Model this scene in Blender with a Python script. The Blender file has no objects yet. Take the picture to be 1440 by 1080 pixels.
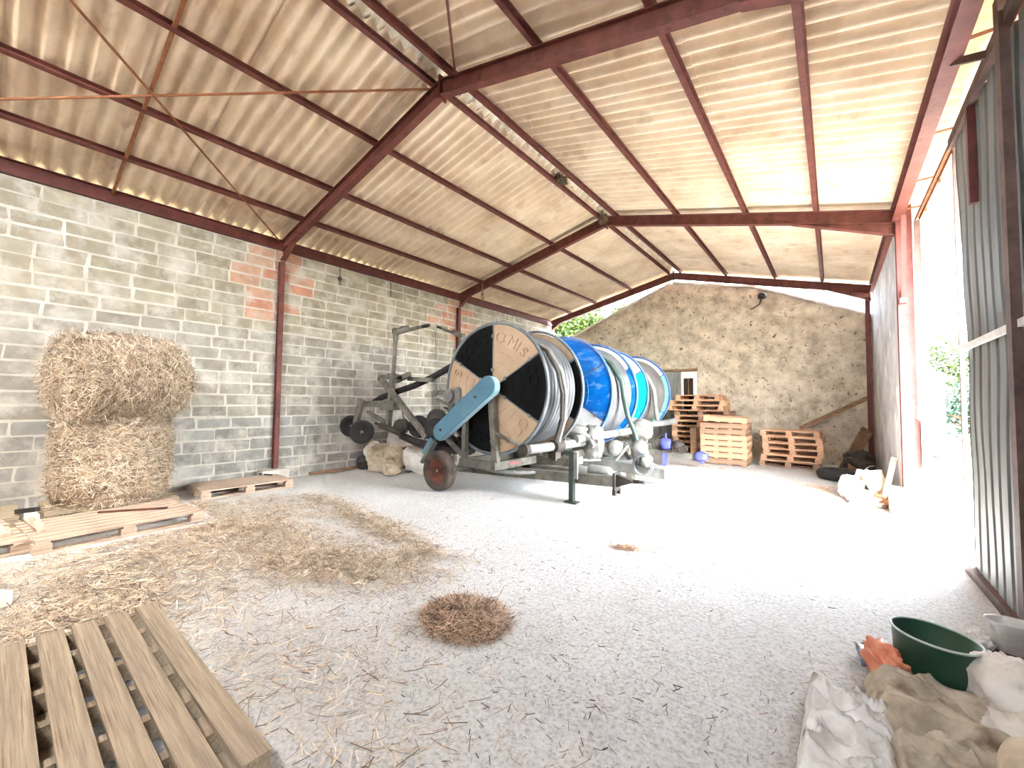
import bpy, math, random
from mathutils import Vector, Matrix, noise
PI = math.pi
rnd = random.Random(11)
scene = bpy.context.scene
COL = scene.collection
V = Vector

def lin(c):
    def f(v):
        v = v / 255.0
        return v / 12.92 if v <= 0.04045 else ((v + 0.055) / 1.055) ** 2.4
    return (f(c[0]), f(c[1]), f(c[2]), 1.0)

# ------------------------------------------------------------------ materials
def new_mat(name):
    m = bpy.data.materials.new(name)
    m.use_nodes = True
    nt = m.node_tree
    b = nt.nodes['Principled BSDF']
    return m, nt, b

def mat(name, c1, c2=None, scale=6.0, rough=0.7, metal=0.0, bump=0.0, bscale=None, detail=6.0,
        stretch=None, ramp=(0.35, 0.65), spec=None, third=None, coat=0.0):
    """two-tone noise material with optional bump; c given as sRGB 0-255"""
    m, nt, b = new_mat(name)
    N, L = nt.nodes, nt.links
    tc = N.new('ShaderNodeTexCoord')
    src = tc.outputs['Object']
    if stretch:
        mp = N.new('ShaderNodeMapping'); mp.inputs['Scale'].default_value = stretch
        L.new(src, mp.inputs['Vector']); src = mp.outputs['Vector']
    nz = N.new('ShaderNodeTexNoise'); nz.inputs['Scale'].default_value = scale
    nz.inputs['Detail'].default_value = detail; nz.inputs['Roughness'].default_value = 0.62
    L.new(src, nz.inputs['Vector'])
    cr = N.new('ShaderNodeValToRGB')
    cr.color_ramp.elements[0].position = ramp[0]; cr.color_ramp.elements[0].color = lin(c1)
    cr.color_ramp.elements[1].position = ramp[1]; cr.color_ramp.elements[1].color = lin(c2 or c1)
    L.new(nz.outputs['Fac'], cr.inputs['Fac'])
    out = cr.outputs['Color']
    if third:   # (colour, scale, lo, hi): extra blotches
        n2 = N.new('ShaderNodeTexNoise'); n2.inputs['Scale'].default_value = third[1]
        n2.inputs['Detail'].default_value = 5
        L.new(src, n2.inputs['Vector'])
        mr = N.new('ShaderNodeMapRange'); mr.inputs['From Min'].default_value = third[2]; mr.inputs['From Max'].default_value = third[3]
        L.new(n2.outputs['Fac'], mr.inputs['Value'])
        mx = N.new('ShaderNodeMix'); mx.data_type = 'RGBA'
        L.new(mr.outputs['Result'], mx.inputs[0]); L.new(out, mx.inputs[6]); mx.inputs[7].default_value = lin(third[0])
        out = mx.outputs[2]
    L.new(out, b.inputs['Base Color'])
    b.inputs['Roughness'].default_value = rough
    b.inputs['Metallic'].default_value = metal
    if spec is not None: b.inputs['Specular IOR Level'].default_value = spec
    if coat: b.inputs['Coat Weight'].default_value = coat
    if bump:
        nb = N.new('ShaderNodeTexNoise'); nb.inputs['Scale'].default_value = bscale or scale * 4
        nb.inputs['Detail'].default_value = 8
        L.new(src, nb.inputs['Vector'])
        bp = N.new('ShaderNodeBump'); bp.inputs['Strength'].default_value = bump; bp.inputs['Distance'].default_value = 0.02
        L.new(nb.outputs['Fac'], bp.inputs['Height']); L.new(bp.outputs['Normal'], b.inputs['Normal'])
    return m

def attr_mat(name, attr='Col', rough=0.85, scale=9.0, amount=0.35, bump=0.3, bscale=40, translucent=0.0):
    """colour comes from a colour attribute, varied by noise"""
    m, nt, b = new_mat(name)
    N, L = nt.nodes, nt.links
    at = N.new('ShaderNodeAttribute'); at.attribute_name = attr
    tc = N.new('ShaderNodeTexCoord')
    nz = N.new('ShaderNodeTexNoise'); nz.inputs['Scale'].default_value = scale; nz.inputs['Detail'].default_value = 8
    L.new(tc.outputs['Object'], nz.inputs['Vector'])
    mr = N.new('ShaderNodeMapRange'); mr.inputs['From Min'].default_value = 0.3; mr.inputs['From Max'].default_value = 0.7
    mr.inputs['To Min'].default_value = 1 - amount; mr.inputs['To Max'].default_value = 1 + amount * 0.6
    L.new(nz.outputs['Fac'], mr.inputs['Value'])
    mx = N.new('ShaderNodeMix'); mx.data_type = 'RGBA'; mx.blend_type = 'MULTIPLY'; mx.inputs[0].default_value = 1
    L.new(at.outputs['Color'], mx.inputs[6]); L.new(mr.outputs['Result'], mx.inputs[7])
    L.new(mx.outputs[2], b.inputs['Base Color'])
    b.inputs['Roughness'].default_value = rough
    if translucent:
        b.inputs['Subsurface Weight'].default_value = 0
    if bump:
        nb = N.new('ShaderNodeTexNoise'); nb.inputs['Scale'].default_value = bscale; nb.inputs['Detail'].default_value = 8
        L.new(tc.outputs['Object'], nb.inputs['Vector'])
        bp = N.new('ShaderNodeBump'); bp.inputs['Strength'].default_value = bump; bp.inputs['Distance'].default_value = 0.01
        L.new(nb.outputs['Fac'], bp.inputs['Height']); L.new(bp.outputs['Normal'], b.inputs['Normal'])
    return m

# ------------------------------------------------------------------ mesh builder
def basis(d, up=(0, 0, 1)):
    d = V(d).normalized(); up = V(up)
    if abs(d.dot(up.normalized())) > 0.98: up = V((0, 1, 0)) if abs(d.y) < 0.9 else V((1, 0, 0))
    s = d.cross(up).normalized(); u = s.cross(d).normalized()
    return d, s, u

class MB:
    def __init__(s):
        s.v = []; s.f = []; s.mi = []; s.sm = []; s.col = []
    def add(s, vs, fs, mi=0, smooth=False, col=None):
        o = len(s.v); s.v += [V(p) for p in vs]
        for f in fs:
            s.f.append([i + o for i in f]); s.mi.append(mi); s.sm.append(smooth); s.col.append(col)
    def box(s, c, size, mi=0, rot=None, col=None, taper=None):
        x, y, z = size[0] / 2, size[1] / 2, size[2] / 2
        P = [V((a * x, b * y, e * z)) for e in (-1, 1) for b in (-1, 1) for a in (-1, 1)]
        if rot is not None: P = [rot @ p for p in P]
        P = [p + V(c) for p in P]
        s.add(P, [(0, 2, 3, 1), (4, 5, 7, 6), (0, 1, 5, 4), (2, 6, 7, 3), (0, 4, 6, 2), (1, 3, 7, 5)], mi, False, col)
    def beam(s, p0, p1, w, h, up=(0, 0, 1), mi=0, col=None):
        """rectangular bar; w across, h along up"""
        d, si, u = basis(V(p1) - V(p0), up)
        prof = [(-w/2, -h/2), (w/2, -h/2), (w/2, h/2), (-w/2, h/2)]
        s.extrude(p0, p1, prof, si, u, mi, col)
    def extrude(s, p0, p1, prof, si, u, mi=0, col=None, cap=True, smooth=False):
        n = len(prof)
        vs = [V(p0) + si * a + u * b for a, b in prof] + [V(p1) + si * a + u * b for a, b in prof]
        fs = [(i, (i + 1) % n, n + (i + 1) % n, n + i) for i in range(n)]
        s.add(vs, fs, mi, smooth, col)
        if cap: s.add(vs, [tuple(range(n))[::-1], tuple(range(n, 2 * n))], mi, False, col)
    def ibeam(s, p0, p1, w, h, t=0.012, up=(0, 0, 1), mi=0):
        d, si, u = basis(V(p1) - V(p0), up)
        s.extrude(p0, p1, [(-w/2, -h/2), (w/2, -h/2), (w/2, -h/2 + t), (t/2, -h/2 + t), (t/2, h/2 - t), (w/2, h/2 - t),
                           (w/2, h/2), (-w/2, h/2), (-w/2, h/2 - t), (-t/2, h/2 - t), (-t/2, -h/2 + t), (-w/2, -h/2 + t)], si, u, mi)
    def cbeam(s, p0, p1, w, h, t=0.008, up=(0, 0, 1), mi=0):
        d, si, u = basis(V(p1) - V(p0), up)
        s.extrude(p0, p1, [(-w/2, -h/2), (w/2, -h/2), (w/2, -h/2 + t), (-w/2 + t, -h/2 + t), (-w/2 + t, h/2 - t), (w/2, h/2 - t),
                           (w/2, h/2), (-w/2, h/2)], si, u, mi)
    def tube(s, pts, r, seg=10, mi=0, closed=False, cap=True, col=None):
        pts = [V(p) for p in pts]; n = len(pts); rings = []
        rr = r if isinstance(r, (list, tuple)) else [r] * n
        prev = None
        for i, p in enumerate(pts):
            a = pts[i - 1] if (i > 0 or closed) else p
            b = pts[(i + 1) % n] if (i < n - 1 or closed) else p
            d = (b - a)
            if d.length < 1e-9: d = V((0, 0, 1))
            d.normalize()
            if prev is None:
                _, si, u = basis(d)
            else:
                si = prev - d * prev.dot(d)
                si = si.normalized() if si.length > 1e-6 else basis(d)[1]
                u = si.cross(d)
            prev = si
            rings.append([p + (si * math.cos(t) + u * math.sin(t)) * rr[i] for t in [2 * PI * k / seg for k in range(seg)]])
        vs = [q for ring in rings for q in ring]; fs = []
        for i in range(n if closed else n - 1):
            j = (i + 1) % n
            for k in range(seg):
                fs.append((i * seg + k, i * seg + (k + 1) % seg, j * seg + (k + 1) % seg, j * seg + k))
        s.add(vs, fs, mi, True, col)
        if cap and not closed:
            s.add(rings[0], [tuple(range(seg))], mi, False, col); s.add(rings[-1], [tuple(range(seg))[::-1]], mi, False, col)
    def lathe(s, prof, c, axis=(0, 0, 1), seg=32, mi=0, smooth=True, col=None, a0=0, a1=2 * PI, up=(0, 0, 1)):
        """prof: list of (radius, along axis)"""
        d, si, u = basis(axis, up); c = V(c); full = abs(a1 - a0 - 2 * PI) < 1e-6
        m = seg if full else seg + 1
        vs = []
        for k in range(m):
            t = a0 + (a1 - a0) * k / seg
            e = si * math.cos(t) + u * math.sin(t)
            vs += [c + e * r + d * h for r, h in prof]
        n = len(prof); fs = []
        for k in range(seg):
            j = (k + 1) % m
            for i in range(n - 1):
                fs.append((k * n + i, k * n + i + 1, j * n + i + 1, j * n + i))
        s.add(vs, fs, mi, smooth, col)
    def cyl(s, p0, p1, r, seg=20, mi=0, r2=None, col=None):
        d = V(p1) - V(p0); h = d.length
        s.lathe([(0, 0), (r, 0)], p0, d, seg, mi, False, col); s.lathe([(r, 0), (r2 if r2 is not None else r, h)], p0, d, seg, mi, True, col)
        s.lathe([(r2 if r2 is not None else r, h), (0, h)], p0, d, seg, mi, False, col)
    def prism(s, poly, o, ax, ay, depth, mi=0, col=None):
        """2D poly in plane (o; ax, ay) extruded by the vector depth"""
        ax, ay, dv = V(ax), V(ay), V(depth); n = len(poly)
        a = [V(o) + ax * x + ay * y for x, y in poly]; b = [p + dv for p in a]
        s.add(a + b, [tuple(range(n))[::-1], tuple(range(n, 2 * n))] + [(i, (i + 1) % n, n + (i + 1) % n, n + i) for i in range(n)], mi, False, col)
    def ribbon(s, pts, w, nrm, mi=0, col=None):
        pts = [V(p) for p in pts]; vs = []
        for i, p in enumerate(pts):
            d = (pts[min(i + 1, len(pts) - 1)] - pts[max(i - 1, 0)])
            e = d.cross(V(nrm)); e = e.normalized() * (w / 2) if e.length > 1e-9 else V((w / 2, 0, 0))
            vs += [p - e, p + e]
        s.add(vs, [(2 * i, 2 * i + 1, 2 * i + 3, 2 * i + 2) for i in range(len(pts) - 1)], mi, False, col)
    def blob(s, c, size, seg=24, rings=16, amp=0.15, freq=2.0, seed=0, mi=0, rot=None, flat=None, pw=1.0, col=None, amp2=0.0, freq2=9.0):
        """lumpy closed body; pw<1 squares it off, flat clamps the underside (relative z)"""
        vs = []; sd = V((seed * 3.1, seed * 1.7, seed * 2.3))
        def sp(v): return math.copysign(abs(v) ** pw, v)
        for i in range(rings + 1):
            th = PI * i / rings
            for k in range(seg):
                ph = 2 * PI * k / seg
                n = V((sp(math.sin(th)) * sp(math.cos(ph)), sp(math.sin(th)) * sp(math.sin(ph)), sp(math.cos(th))))
                d = 1 + amp * noise.noise(n * freq + sd)
                if amp2: d += amp2 * (abs(noise.noise(n * freq2 + sd * 2)) * 2 - 0.5)
                q = V((n.x * size[0] / 2, n.y * size[1] / 2, n.z * size[2] / 2)) * d
                if flat is not None: q.z = max(q.z, flat)
                if rot is not None: q = rot @ q
                vs.append(q + V(c))
        fs = []
        for i in range(rings):
            for k in range(seg):
                a, b = i * seg + k, i * seg + (k + 1) % seg
                fs.append((a, a + seg, b + seg, b))
        s.add(vs, fs, mi, True, col)
    def build(s, name, mats, parent=None, org=None, bevel=0.0, weld=False):
        """world-built geometry; org (or the parent's origin) becomes the local origin"""
        me = bpy.data.meshes.new(name)
        o3 = V(org) if org is not None else V((0, 0, 0))
        me.from_pydata([p - o3 for p in s.v], [], s.f)
        for m in (mats if isinstance(mats, (list, tuple)) else [mats]): me.materials.append(m)
        me.polygons.foreach_set('material_index', s.mi)
        me.polygons.foreach_set('use_smooth', s.sm)
        if any(c is not None for c in s.col):
            ca = me.color_attributes.new('Col', 'FLOAT_COLOR', 'CORNER'); i = 0; flat = []
            for f, c in zip(s.f, s.col): flat += list(c or (1, 1, 1, 1)) * len(f)
            ca.data.foreach_set('color', flat)
        me.validate(); me.update()
        ob = bpy.data.objects.new(name, me); COL.objects.link(ob)
        if parent is not None: ob.parent = parent
        elif org is not None: ob.location = o3
        if bevel:
            md = ob.modifiers.new('bevel', 'BEVEL'); md.width = bevel; md.segments = 2; md.limit_method = 'ANGLE'
        return ob

def tag(o, label=None, cat=None, group=None, kind=None):
    if label: o['label'] = label
    if cat: o['category'] = cat
    if group: o['group'] = group
    if kind: o['kind'] = kind
    return o
def empty(name, loc, label, cat, group=None, rz=0.0):
    o = bpy.data.objects.new(name, None); COL.objects.link(o)
    o.empty_display_size = 0.2
    o.location = loc; o.rotation_euler = (0, 0, rz)
    return tag(o, label, cat, group)
def struct(ob): ob['kind'] = 'structure'; return ob
def copy_tree(o, parent=None):
    c = o.copy(); COL.objects.link(c)
    if parent is not None: c.parent = parent
    for ch in [x for x in bpy.data.objects if x.parent == o]: copy_tree(ch, c)
    return c
def Rz(a): return Matrix.Rotation(a, 3, 'Z')
def Rx(a): return Matrix.Rotation(a, 3, 'X')
def Ry(a): return Matrix.Rotation(a, 3, 'Y')
def fbm(p, o=4):
    return sum(noise.noise(p * (2 ** i)) / 2 ** i for i in range(o))
EXPOSURE, SKY, SUN, SUN_AZ, SUN_EL = 4.9, 0.52, 0.30, 102, 64
# ================================================================== camera, world, light
YAW, PITCH, ROLL, FPX = math.radians(-38.20), math.radians(2.51), math.radians(0.58), 574.7
CAM = V((8.403, -3.358, 1.513))
fwd = V((math.sin(YAW) * math.cos(PITCH), math.cos(YAW) * math.cos(PITCH), math.sin(PITCH)))
rgt = V((math.cos(YAW), -math.sin(YAW), 0)); upv = rgt.cross(fwd)
r2 = rgt * math.cos(ROLL) + upv * math.sin(ROLL); u2 = upv * math.cos(ROLL) - rgt * math.sin(ROLL)
cd = bpy.data.cameras.new('camera'); cam = bpy.data.objects.new('camera', cd); COL.objects.link(cam)
cam.matrix_world = Matrix(((r2.x, u2.x, -fwd.x, CAM.x), (r2.y, u2.y, -fwd.y, CAM.y), (r2.z, u2.z, -fwd.z, CAM.z), (0, 0, 0, 1)))
cd.sensor_width = 36.0; cd.lens = FPX / 1440 * 36.0; cd.clip_start = 0.02; cd.clip_end = 400
scene.camera = cam
vs_ = scene.view_settings
scene.display_settings.display_device = 'sRGB'
vs_.view_transform = 'Standard'; vs_.look = 'None'; vs_.gamma = 1.0; vs_.use_curve_mapping = False
vs_.exposure = EXPOSURE
w = bpy.data.worlds.new('sky'); scene.world = w; w.use_nodes = True
wn = w.node_tree.nodes; wl = w.node_tree.links
sky = wn.new('ShaderNodeTexSky'); sky.sky_type = 'NISHITA'; sky.sun_disc = False
sky.sun_elevation = math.radians(58); sky.sun_rotation = math.radians(120); sky.dust_density = 3.0; sky.air_density = 1.0
bg = wn['Background']; bg.inputs['Strength'].default_value = SKY
hs = wn.new('ShaderNodeHueSaturation'); hs.inputs['Saturation'].default_value = 0.45
wl.new(sky.outputs['Color'], hs.inputs['Color']); wl.new(hs.outputs['Color'], bg.inputs['Color'])
sl = bpy.data.lights.new('sun', 'SUN'); sl.energy = SUN; sl.angle = math.radians(4); sl.color = (0.98, 0.99, 1.0)
so = bpy.data.objects.new('sun', sl); COL.objects.link(so)
sd_ = V((math.sin(math.radians(SUN_AZ)) * math.cos(math.radians(SUN_EL)), math.cos(math.radians(SUN_AZ)) * math.cos(math.radians(SUN_EL)), math.sin(math.radians(SUN_EL))))
so.rotation_euler = sd_.to_track_quat('Z', 'Y').to_euler(); so.location = (14, -4, 12)
scene.cycles.max_bounces = 12; scene.cycles.diffuse_bounces = 8
scene.cycles.use_denoising = True
scene.cycles.sample_clamp_indirect = 12

# ================================================================== materials of the setting
def concrete_floor():
    m, nt, b = new_mat('dusty_concrete')
    N, L = nt.nodes, nt.links
    tc = N.new('ShaderNodeTexCoord'); P = tc.outputs['Object']
    def nz(scale, detail=8, rough=0.6):
        n = N.new('ShaderNodeTexNoise'); n.inputs['Scale'].default_value = scale; n.inputs['Detail'].default_value = detail
        n.inputs['Roughness'].default_value = rough; L.new(P, n.inputs['Vector']); return n.outputs['Fac']
    def ramp(f, stops):
        r = N.new('ShaderNodeValToRGB'); e = r.color_ramp.elements
        e[0].position, e[0].color = stops[0][0], lin(stops[0][1]); e[1].position, e[1].color = stops[-1][0], lin(stops[-1][1])
        for p_, c_ in stops[1:-1]:
            q = e.new(p_); q.color = lin(c_)
        L.new(f, r.inputs['Fac']); return r.outputs['Color']
    def mix(fac, a, bcol, mode='MIX'):
        x = N.new('ShaderNodeMix'); x.data_type = 'RGBA'; x.blend_type = mode
        if isinstance(fac, float): x.inputs[0].default_value = fac
        else: L.new(fac, x.inputs[0])
        L.new(a, x.inputs[6])
        if isinstance(bcol, tuple): x.inputs[7].default_value = bcol
        else: L.new(bcol, x.inputs[7])
        return x.outputs[2]
    def mapr(f, a, b_, c=0.0, d=1.0):
        r = N.new('ShaderNodeMapRange'); r.inputs['From Min'].default_value = a; r.inputs['From Max'].default_value = b_
        r.inputs['To Min'].default_value = c; r.inputs['To Max'].default_value = d; L.new(f, r.inputs['Value']); return r.outputs['Result']
    base = ramp(nz(0.55, 6), [(0.3, (184, 183, 176)), (0.5, (198, 197, 192)), (0.72, (208, 208, 204))])
    fine = ramp(nz(48, 4, 0.65), [(0.36, (92, 88, 80)), (0.45, (200, 198, 194)), (0.62, (250, 250, 250))])  # dark pits paint the shade of the rough relief into the colour
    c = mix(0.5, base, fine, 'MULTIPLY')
    bright = N.new('ShaderNodeHueSaturation'); bright.inputs['Value'].default_value = 1.12; L.new(c, bright.inputs['Color']); c = bright.outputs['Color']
    c = mix(mapr(nz(2.2, 7, 0.7), 0.58, 0.74, 0, 0.32), c, lin((156, 138, 120)))
    vo = N.new('ShaderNodeTexVoronoi'); vo.inputs['Scale'].default_value = 13; L.new(P, vo.inputs['Vector'])
    c = mix(mapr(vo.outputs['Distance'], 0.04, 0.09, 0.55, 0.0), c, lin((100, 90, 84)))
    L.new(c, b.inputs['Base Color']); b.inputs['Roughness'].default_value = 0.8
    h = N.new('ShaderNodeMath'); h.operation = 'ADD'; L.new(nz(22, 10, 0.75), h.inputs[0]); L.new(nz(3.0, 4), h.inputs[1])
    bp = N.new('ShaderNodeBump'); bp.inputs['Strength'].default_value = 0.9; bp.inputs['Distance'].default_value = 0.02
    L.new(h.outputs[0], bp.inputs['Height']); L.new(bp.outputs['Normal'], b.inputs['Normal'])
    return m
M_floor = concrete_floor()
M_block = attr_mat('concrete_block', scale=5.0, amount=0.22, bump=0.5, bscale=45)
def smear(m, colr, scale, lo, hi):
    nt = m.node_tree; N, L = nt.nodes, nt.links; b = N['Principled BSDF']; src = b.inputs['Base Color'].links[0].from_socket
    tc = N.new('ShaderNodeTexCoord'); n = N.new('ShaderNodeTexNoise'); n.inputs['Scale'].default_value = scale; n.inputs['Detail'].default_value = 9; n.inputs['Roughness'].default_value = 0.66
    L.new(tc.outputs['Object'], n.inputs['Vector'])
    mr = N.new('ShaderNodeMapRange'); mr.inputs['From Min'].default_value = lo; mr.inputs['From Max'].default_value = hi; L.new(n.outputs['Fac'], mr.inputs['Value'])
    mx = N.new('ShaderNodeMix'); mx.data_type = 'RGBA'; L.new(mr.outputs['Result'], mx.inputs[0]); L.new(src, mx.inputs[6]); mx.inputs[7].default_value = lin(colr)
    L.new(mx.outputs[2], b.inputs['Base Color'])
smear(M_block, (190, 184, 172), 2.3, 0.47, 0.68)
def mortar_mat():
    m = mat('mortar', (176, 170, 158), (204, 198, 186), 3.0, 0.9, bump=0.7, bscale=22)
    return m
M_mortar = mortar_mat()
M_render = mat('old_lime_render', (160, 147, 127), (216, 204, 182), 3.4, 0.95, bump=1.0, bscale=16, detail=12, ramp=(0.34, 0.66), third=((104, 88, 68), 11.0, 0.60, 0.70))
M_plaster = mat('grey_plaster', (150, 146, 142), (196, 190, 184), 1.6, 0.8, bump=0.3, bscale=10, third=((214, 210, 204), 3.0, 0.55, 0.75))
M_red = mat('red_oxide_steel', (86, 40, 34), (114, 62, 53), 5.0, 0.66, bump=0.15, bscale=30, third=((74, 40, 28), 7.0, 0.58, 0.72))
M_dkred = mat('dark_red_steel', (72, 28, 24), (104, 46, 38), 5.0, 0.6, bump=0.15, bscale=30, third=((60, 34, 24), 7.0, 0.58, 0.72))
M_pink = mat('faded_red_steel', (98, 46, 40), (120, 64, 58), 4.0, 0.6, bump=0.15, bscale=30, third=((88, 44, 36), 6.0, 0.55, 0.7))
M_rust = mat('rusty_rod', (118, 70, 44), (150, 96, 64), 8.0, 0.8)
def roof_mat():
    return mat('fibre_cement', (202, 178, 150), (232, 214, 190), 1.3, 0.85, bump=0.25, bscale=30, detail=9, ramp=(0.32, 0.62),
               third=((166, 132, 102), 2.4, 0.60, 0.85))
M_roof = roof_mat()
M_ridge = mat('ridge_fibre_cement', (196, 182, 160), (236, 228, 212), 3.0, 0.85, bump=0.25, bscale=25, third=((120, 104, 86), 6.0, 0.58, 0.75))
M_plinth = mat('plinth_concrete', (186, 180, 168), (222, 216, 206), 3.0, 0.9, bump=0.5, bscale=20)
M_grass = mat('dry_grass_ground', (66, 62, 44), (92, 87, 66), 1.2, 0.95, bump=0.5, bscale=14, third=((46, 56, 24), 0.8, 0.5, 0.66))

# ================================================================== ground, floor
g = MB()
g.add([(-40, -40, -0.06), (60, -40, -0.06), (60, 70, -0.06), (-40, 70, -0.06)], [(0, 1, 2, 3)])
struct(g.build('ground', M_grass))
fl = MB(); NX, NY = 100, 150
X0, X1, Y0, Y1 = -0.3, 10.2, -5.4, 10.1
vs = []
for j in range(NY + 1):
    for i in range(NX + 1):
        x = X0 + (X1 - X0) * i / NX; y = Y0 + (Y1 - Y0) * j / NY
        vs.append((x, y, 0.006 * noise.noise(V((x * 0.9, y * 0.9, 0))) + 0.004 * noise.noise(V((x * 4, y * 4, 3))) - 0.006))
fl.add(vs, [(j * (NX + 1) + i, j * (NX + 1) + i + 1, (j + 1) * (NX + 1) + i + 1, (j + 1) * (NX + 1) + i) for j in range(NY) for i in range(NX)], 0, True)
fl.box(((X0 + X1) / 2, (Y0 + Y1) / 2, -0.05), (X1 - X0, Y1 - Y0, 0.06))
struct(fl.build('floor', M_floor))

# ================================================================== left wall of concrete blocks
F = [-4.74, 0.0, 4.74, 9.53]           # y of the steel frames
def block_wall(name, x, y0, y1, zt, sign, seed, orange=True, ztop=None):
    r = random.Random(seed); m = MB()
    m.box((x - sign * 0.1, (y0 + y1) / 2, zt / 2 - 0.04), (0.2, y1 - y0, zt + 0.08), 1)
    rows = int(round(zt / 0.2))
    for k in range(rows):
        z0 = k * zt / rows; h = zt / rows
        y = y0 - 0.5 * r.random() + (k % 2) * 0.25
        while y < y1:
            L_ = 0.5 + r.uniform(-0.015, 0.015)
            a, b = max(y, y0), min(y + L_, y1)
            if b - a > 0.08:
                jt = r.uniform(0.008, 0.026); jh = r.uniform(0.010, 0.026)
                ya, yb, za, zb_ = a + jt, b - jt * r.uniform(0.4, 1.2), z0 + jh * r.uniform(0.5, 1), z0 + h - jh
                t = r.uniform(-14, 12); c = (148 + t, 143 + t, 130 + t)
                if k > rows - 9: c = (c[0] + 4, c[1] + 1, c[2] - 6)
                if k < 6: c = (c[0] - 6, c[1] - 2, c[2] + 4)
                yc = (a + b) / 2
                if orange and k >= rows - 7 and any(abs(yc - f) < 0.85 - abs(k - rows + 4) * 0.12 for f in F[1:3]) and r.random() < 0.5:
                    c = (184, 140 + t, 114 + t)
                e = r.uniform(0.006, 0.020); dx = sign * r.uniform(0.003, 0.007)
                poly = [(ya + e, za), (yb - e, za), (yb, za + e), (yb, zb_ - e), (yb - e, zb_), (ya + e, zb_), (ya, zb_ - e), (ya, za + e)]
                poly = [(p + r.uniform(-.012, .012), q + r.uniform(-.008, .008)) for p, q in poly]
                vv = [(x + dx, p, q) for p, q in poly]; vb = [(x - sign * 0.004, p, q) for p, q in poly]
                n = 8; f = [tuple(range(n)) if sign > 0 else tuple(range(n))[::-1]] + [(i, n + i, n + (i + 1) % n, (i + 1) % n) for i in range(n)]
                m.add(vv + vb, f, 0, False, lin(c))
            y += L_
    return m
wl_ = block_wall('wall_left', 0.0, -5.4, 9.9, 4.4, 1, 3)
struct(wl_.build('wall_left', [M_block, M_mortar]))
# far end: an older stone building closes the barn
gb = MB(); prof = [(-0.35, -0.08), (9.6, -0.08), (9.6, 3.5), (9.13, 3.72), (6.70, 4.80), (5.4, 5.12), (4.42, 5.34), (1.1, 4.02), (-0.35, 3.5)]
# subdivide the wall face so its render can undulate
gy = 9.9
def top_z(x):
    pts = [(-0.35, 3.5), (1.1, 4.02), (4.42, 5.34), (5.4, 5.12), (6.7, 4.80), (9.13, 3.72), (9.6, 3.5)]
    for (a, b), (c, d) in zip(pts, pts[1:]):
        if a <= x <= c: return b + (d - b) * (x - a) / (c - a)
    return 3.5
nx, nz_ = 110, 50; vs = []
for i in range(nx + 1):
    x = -0.35 + 9.95 * i / nx; zt = top_z(x) + 0.03 * noise.noise(V((x * 3, 0, 0)))
    for j in range(nz_ + 1):
        z = -0.08 + (zt + 0.08) * j / nz_
        vs.append((x, gy + 0.05 * fbm(V((x * 0.8, z * 0.8, 0))) + 0.014 * noise.noise(V((x * 6, z * 6, 4))), z))
gb.add(vs, [(i * (nz_ + 1) + j, (i + 1) * (nz_ + 1) + j, (i + 1) * (nz_ + 1) + j + 1, i * (nz_ + 1) + j + 1) for i in range(nx) for j in range(nz_)], 0, True)
vb = [(p[0], gy + 0.5, p[2]) for p in vs[nz_::nz_ + 1]]; vt = vs[nz_::nz_ + 1]
gb.add(vt + vb, [(i, i + 1, nx + 2 + i, nx + 1 + i) for i in range(nx)])
gb.box((4.62, gy + 0.5, 1.6), (9.95, 0.1, 3.3))
struct(gb.build('wall_back', M_render))
# verge boards / tiles along the top of the far gable
tr = MB()
for (a, b) in [((-0.35, 3.52), (1.1, 4.05)), ((1.1, 4.05), (4.40, 5.36)), ((4.44, 5.36), (6.7, 4.84)), ((6.7, 4.84), (9.6, 3.53))]:
    tr.beam((a[0], gy + 0.22, a[1]), (b[0], gy + 0.22, b[1]), 0.62, 0.05)
struct(tr.build('trim_1', M_plinth))
# right-hand side: plastered wall in the far bay, closed bay beside the camera, unseen front wall shaped to let in light
wr = MB(); wr.box((9.27, 7.39, 2.02), (0.2, 5.02, 4.2)); struct(wr.build('wall_right', M_plaster))
wf = block_wall('wall_front', 0, 0, 1, 1, 1, 1) if False else MB()
wf.prism([(-0.3, -0.1), (9.6, -0.1), (9.6, 4.22), (6.6, 4.98), (2.0, 4.98), (-0.3, 4.55)], (0, -5.45, 0), (1, 0, 0), (0, 0, 1), (0, 0.2, 0)); struct(wf.build('wall_front', M_plaster))  # unseen gable gap added above this wall to brighten the foreground
wn_ = MB(); wn_.box((9.62, -2.55, 2.0), (0.16, 5.4, 4.1)); struct(wn_.build('wall_right_near', M_plaster))

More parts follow.
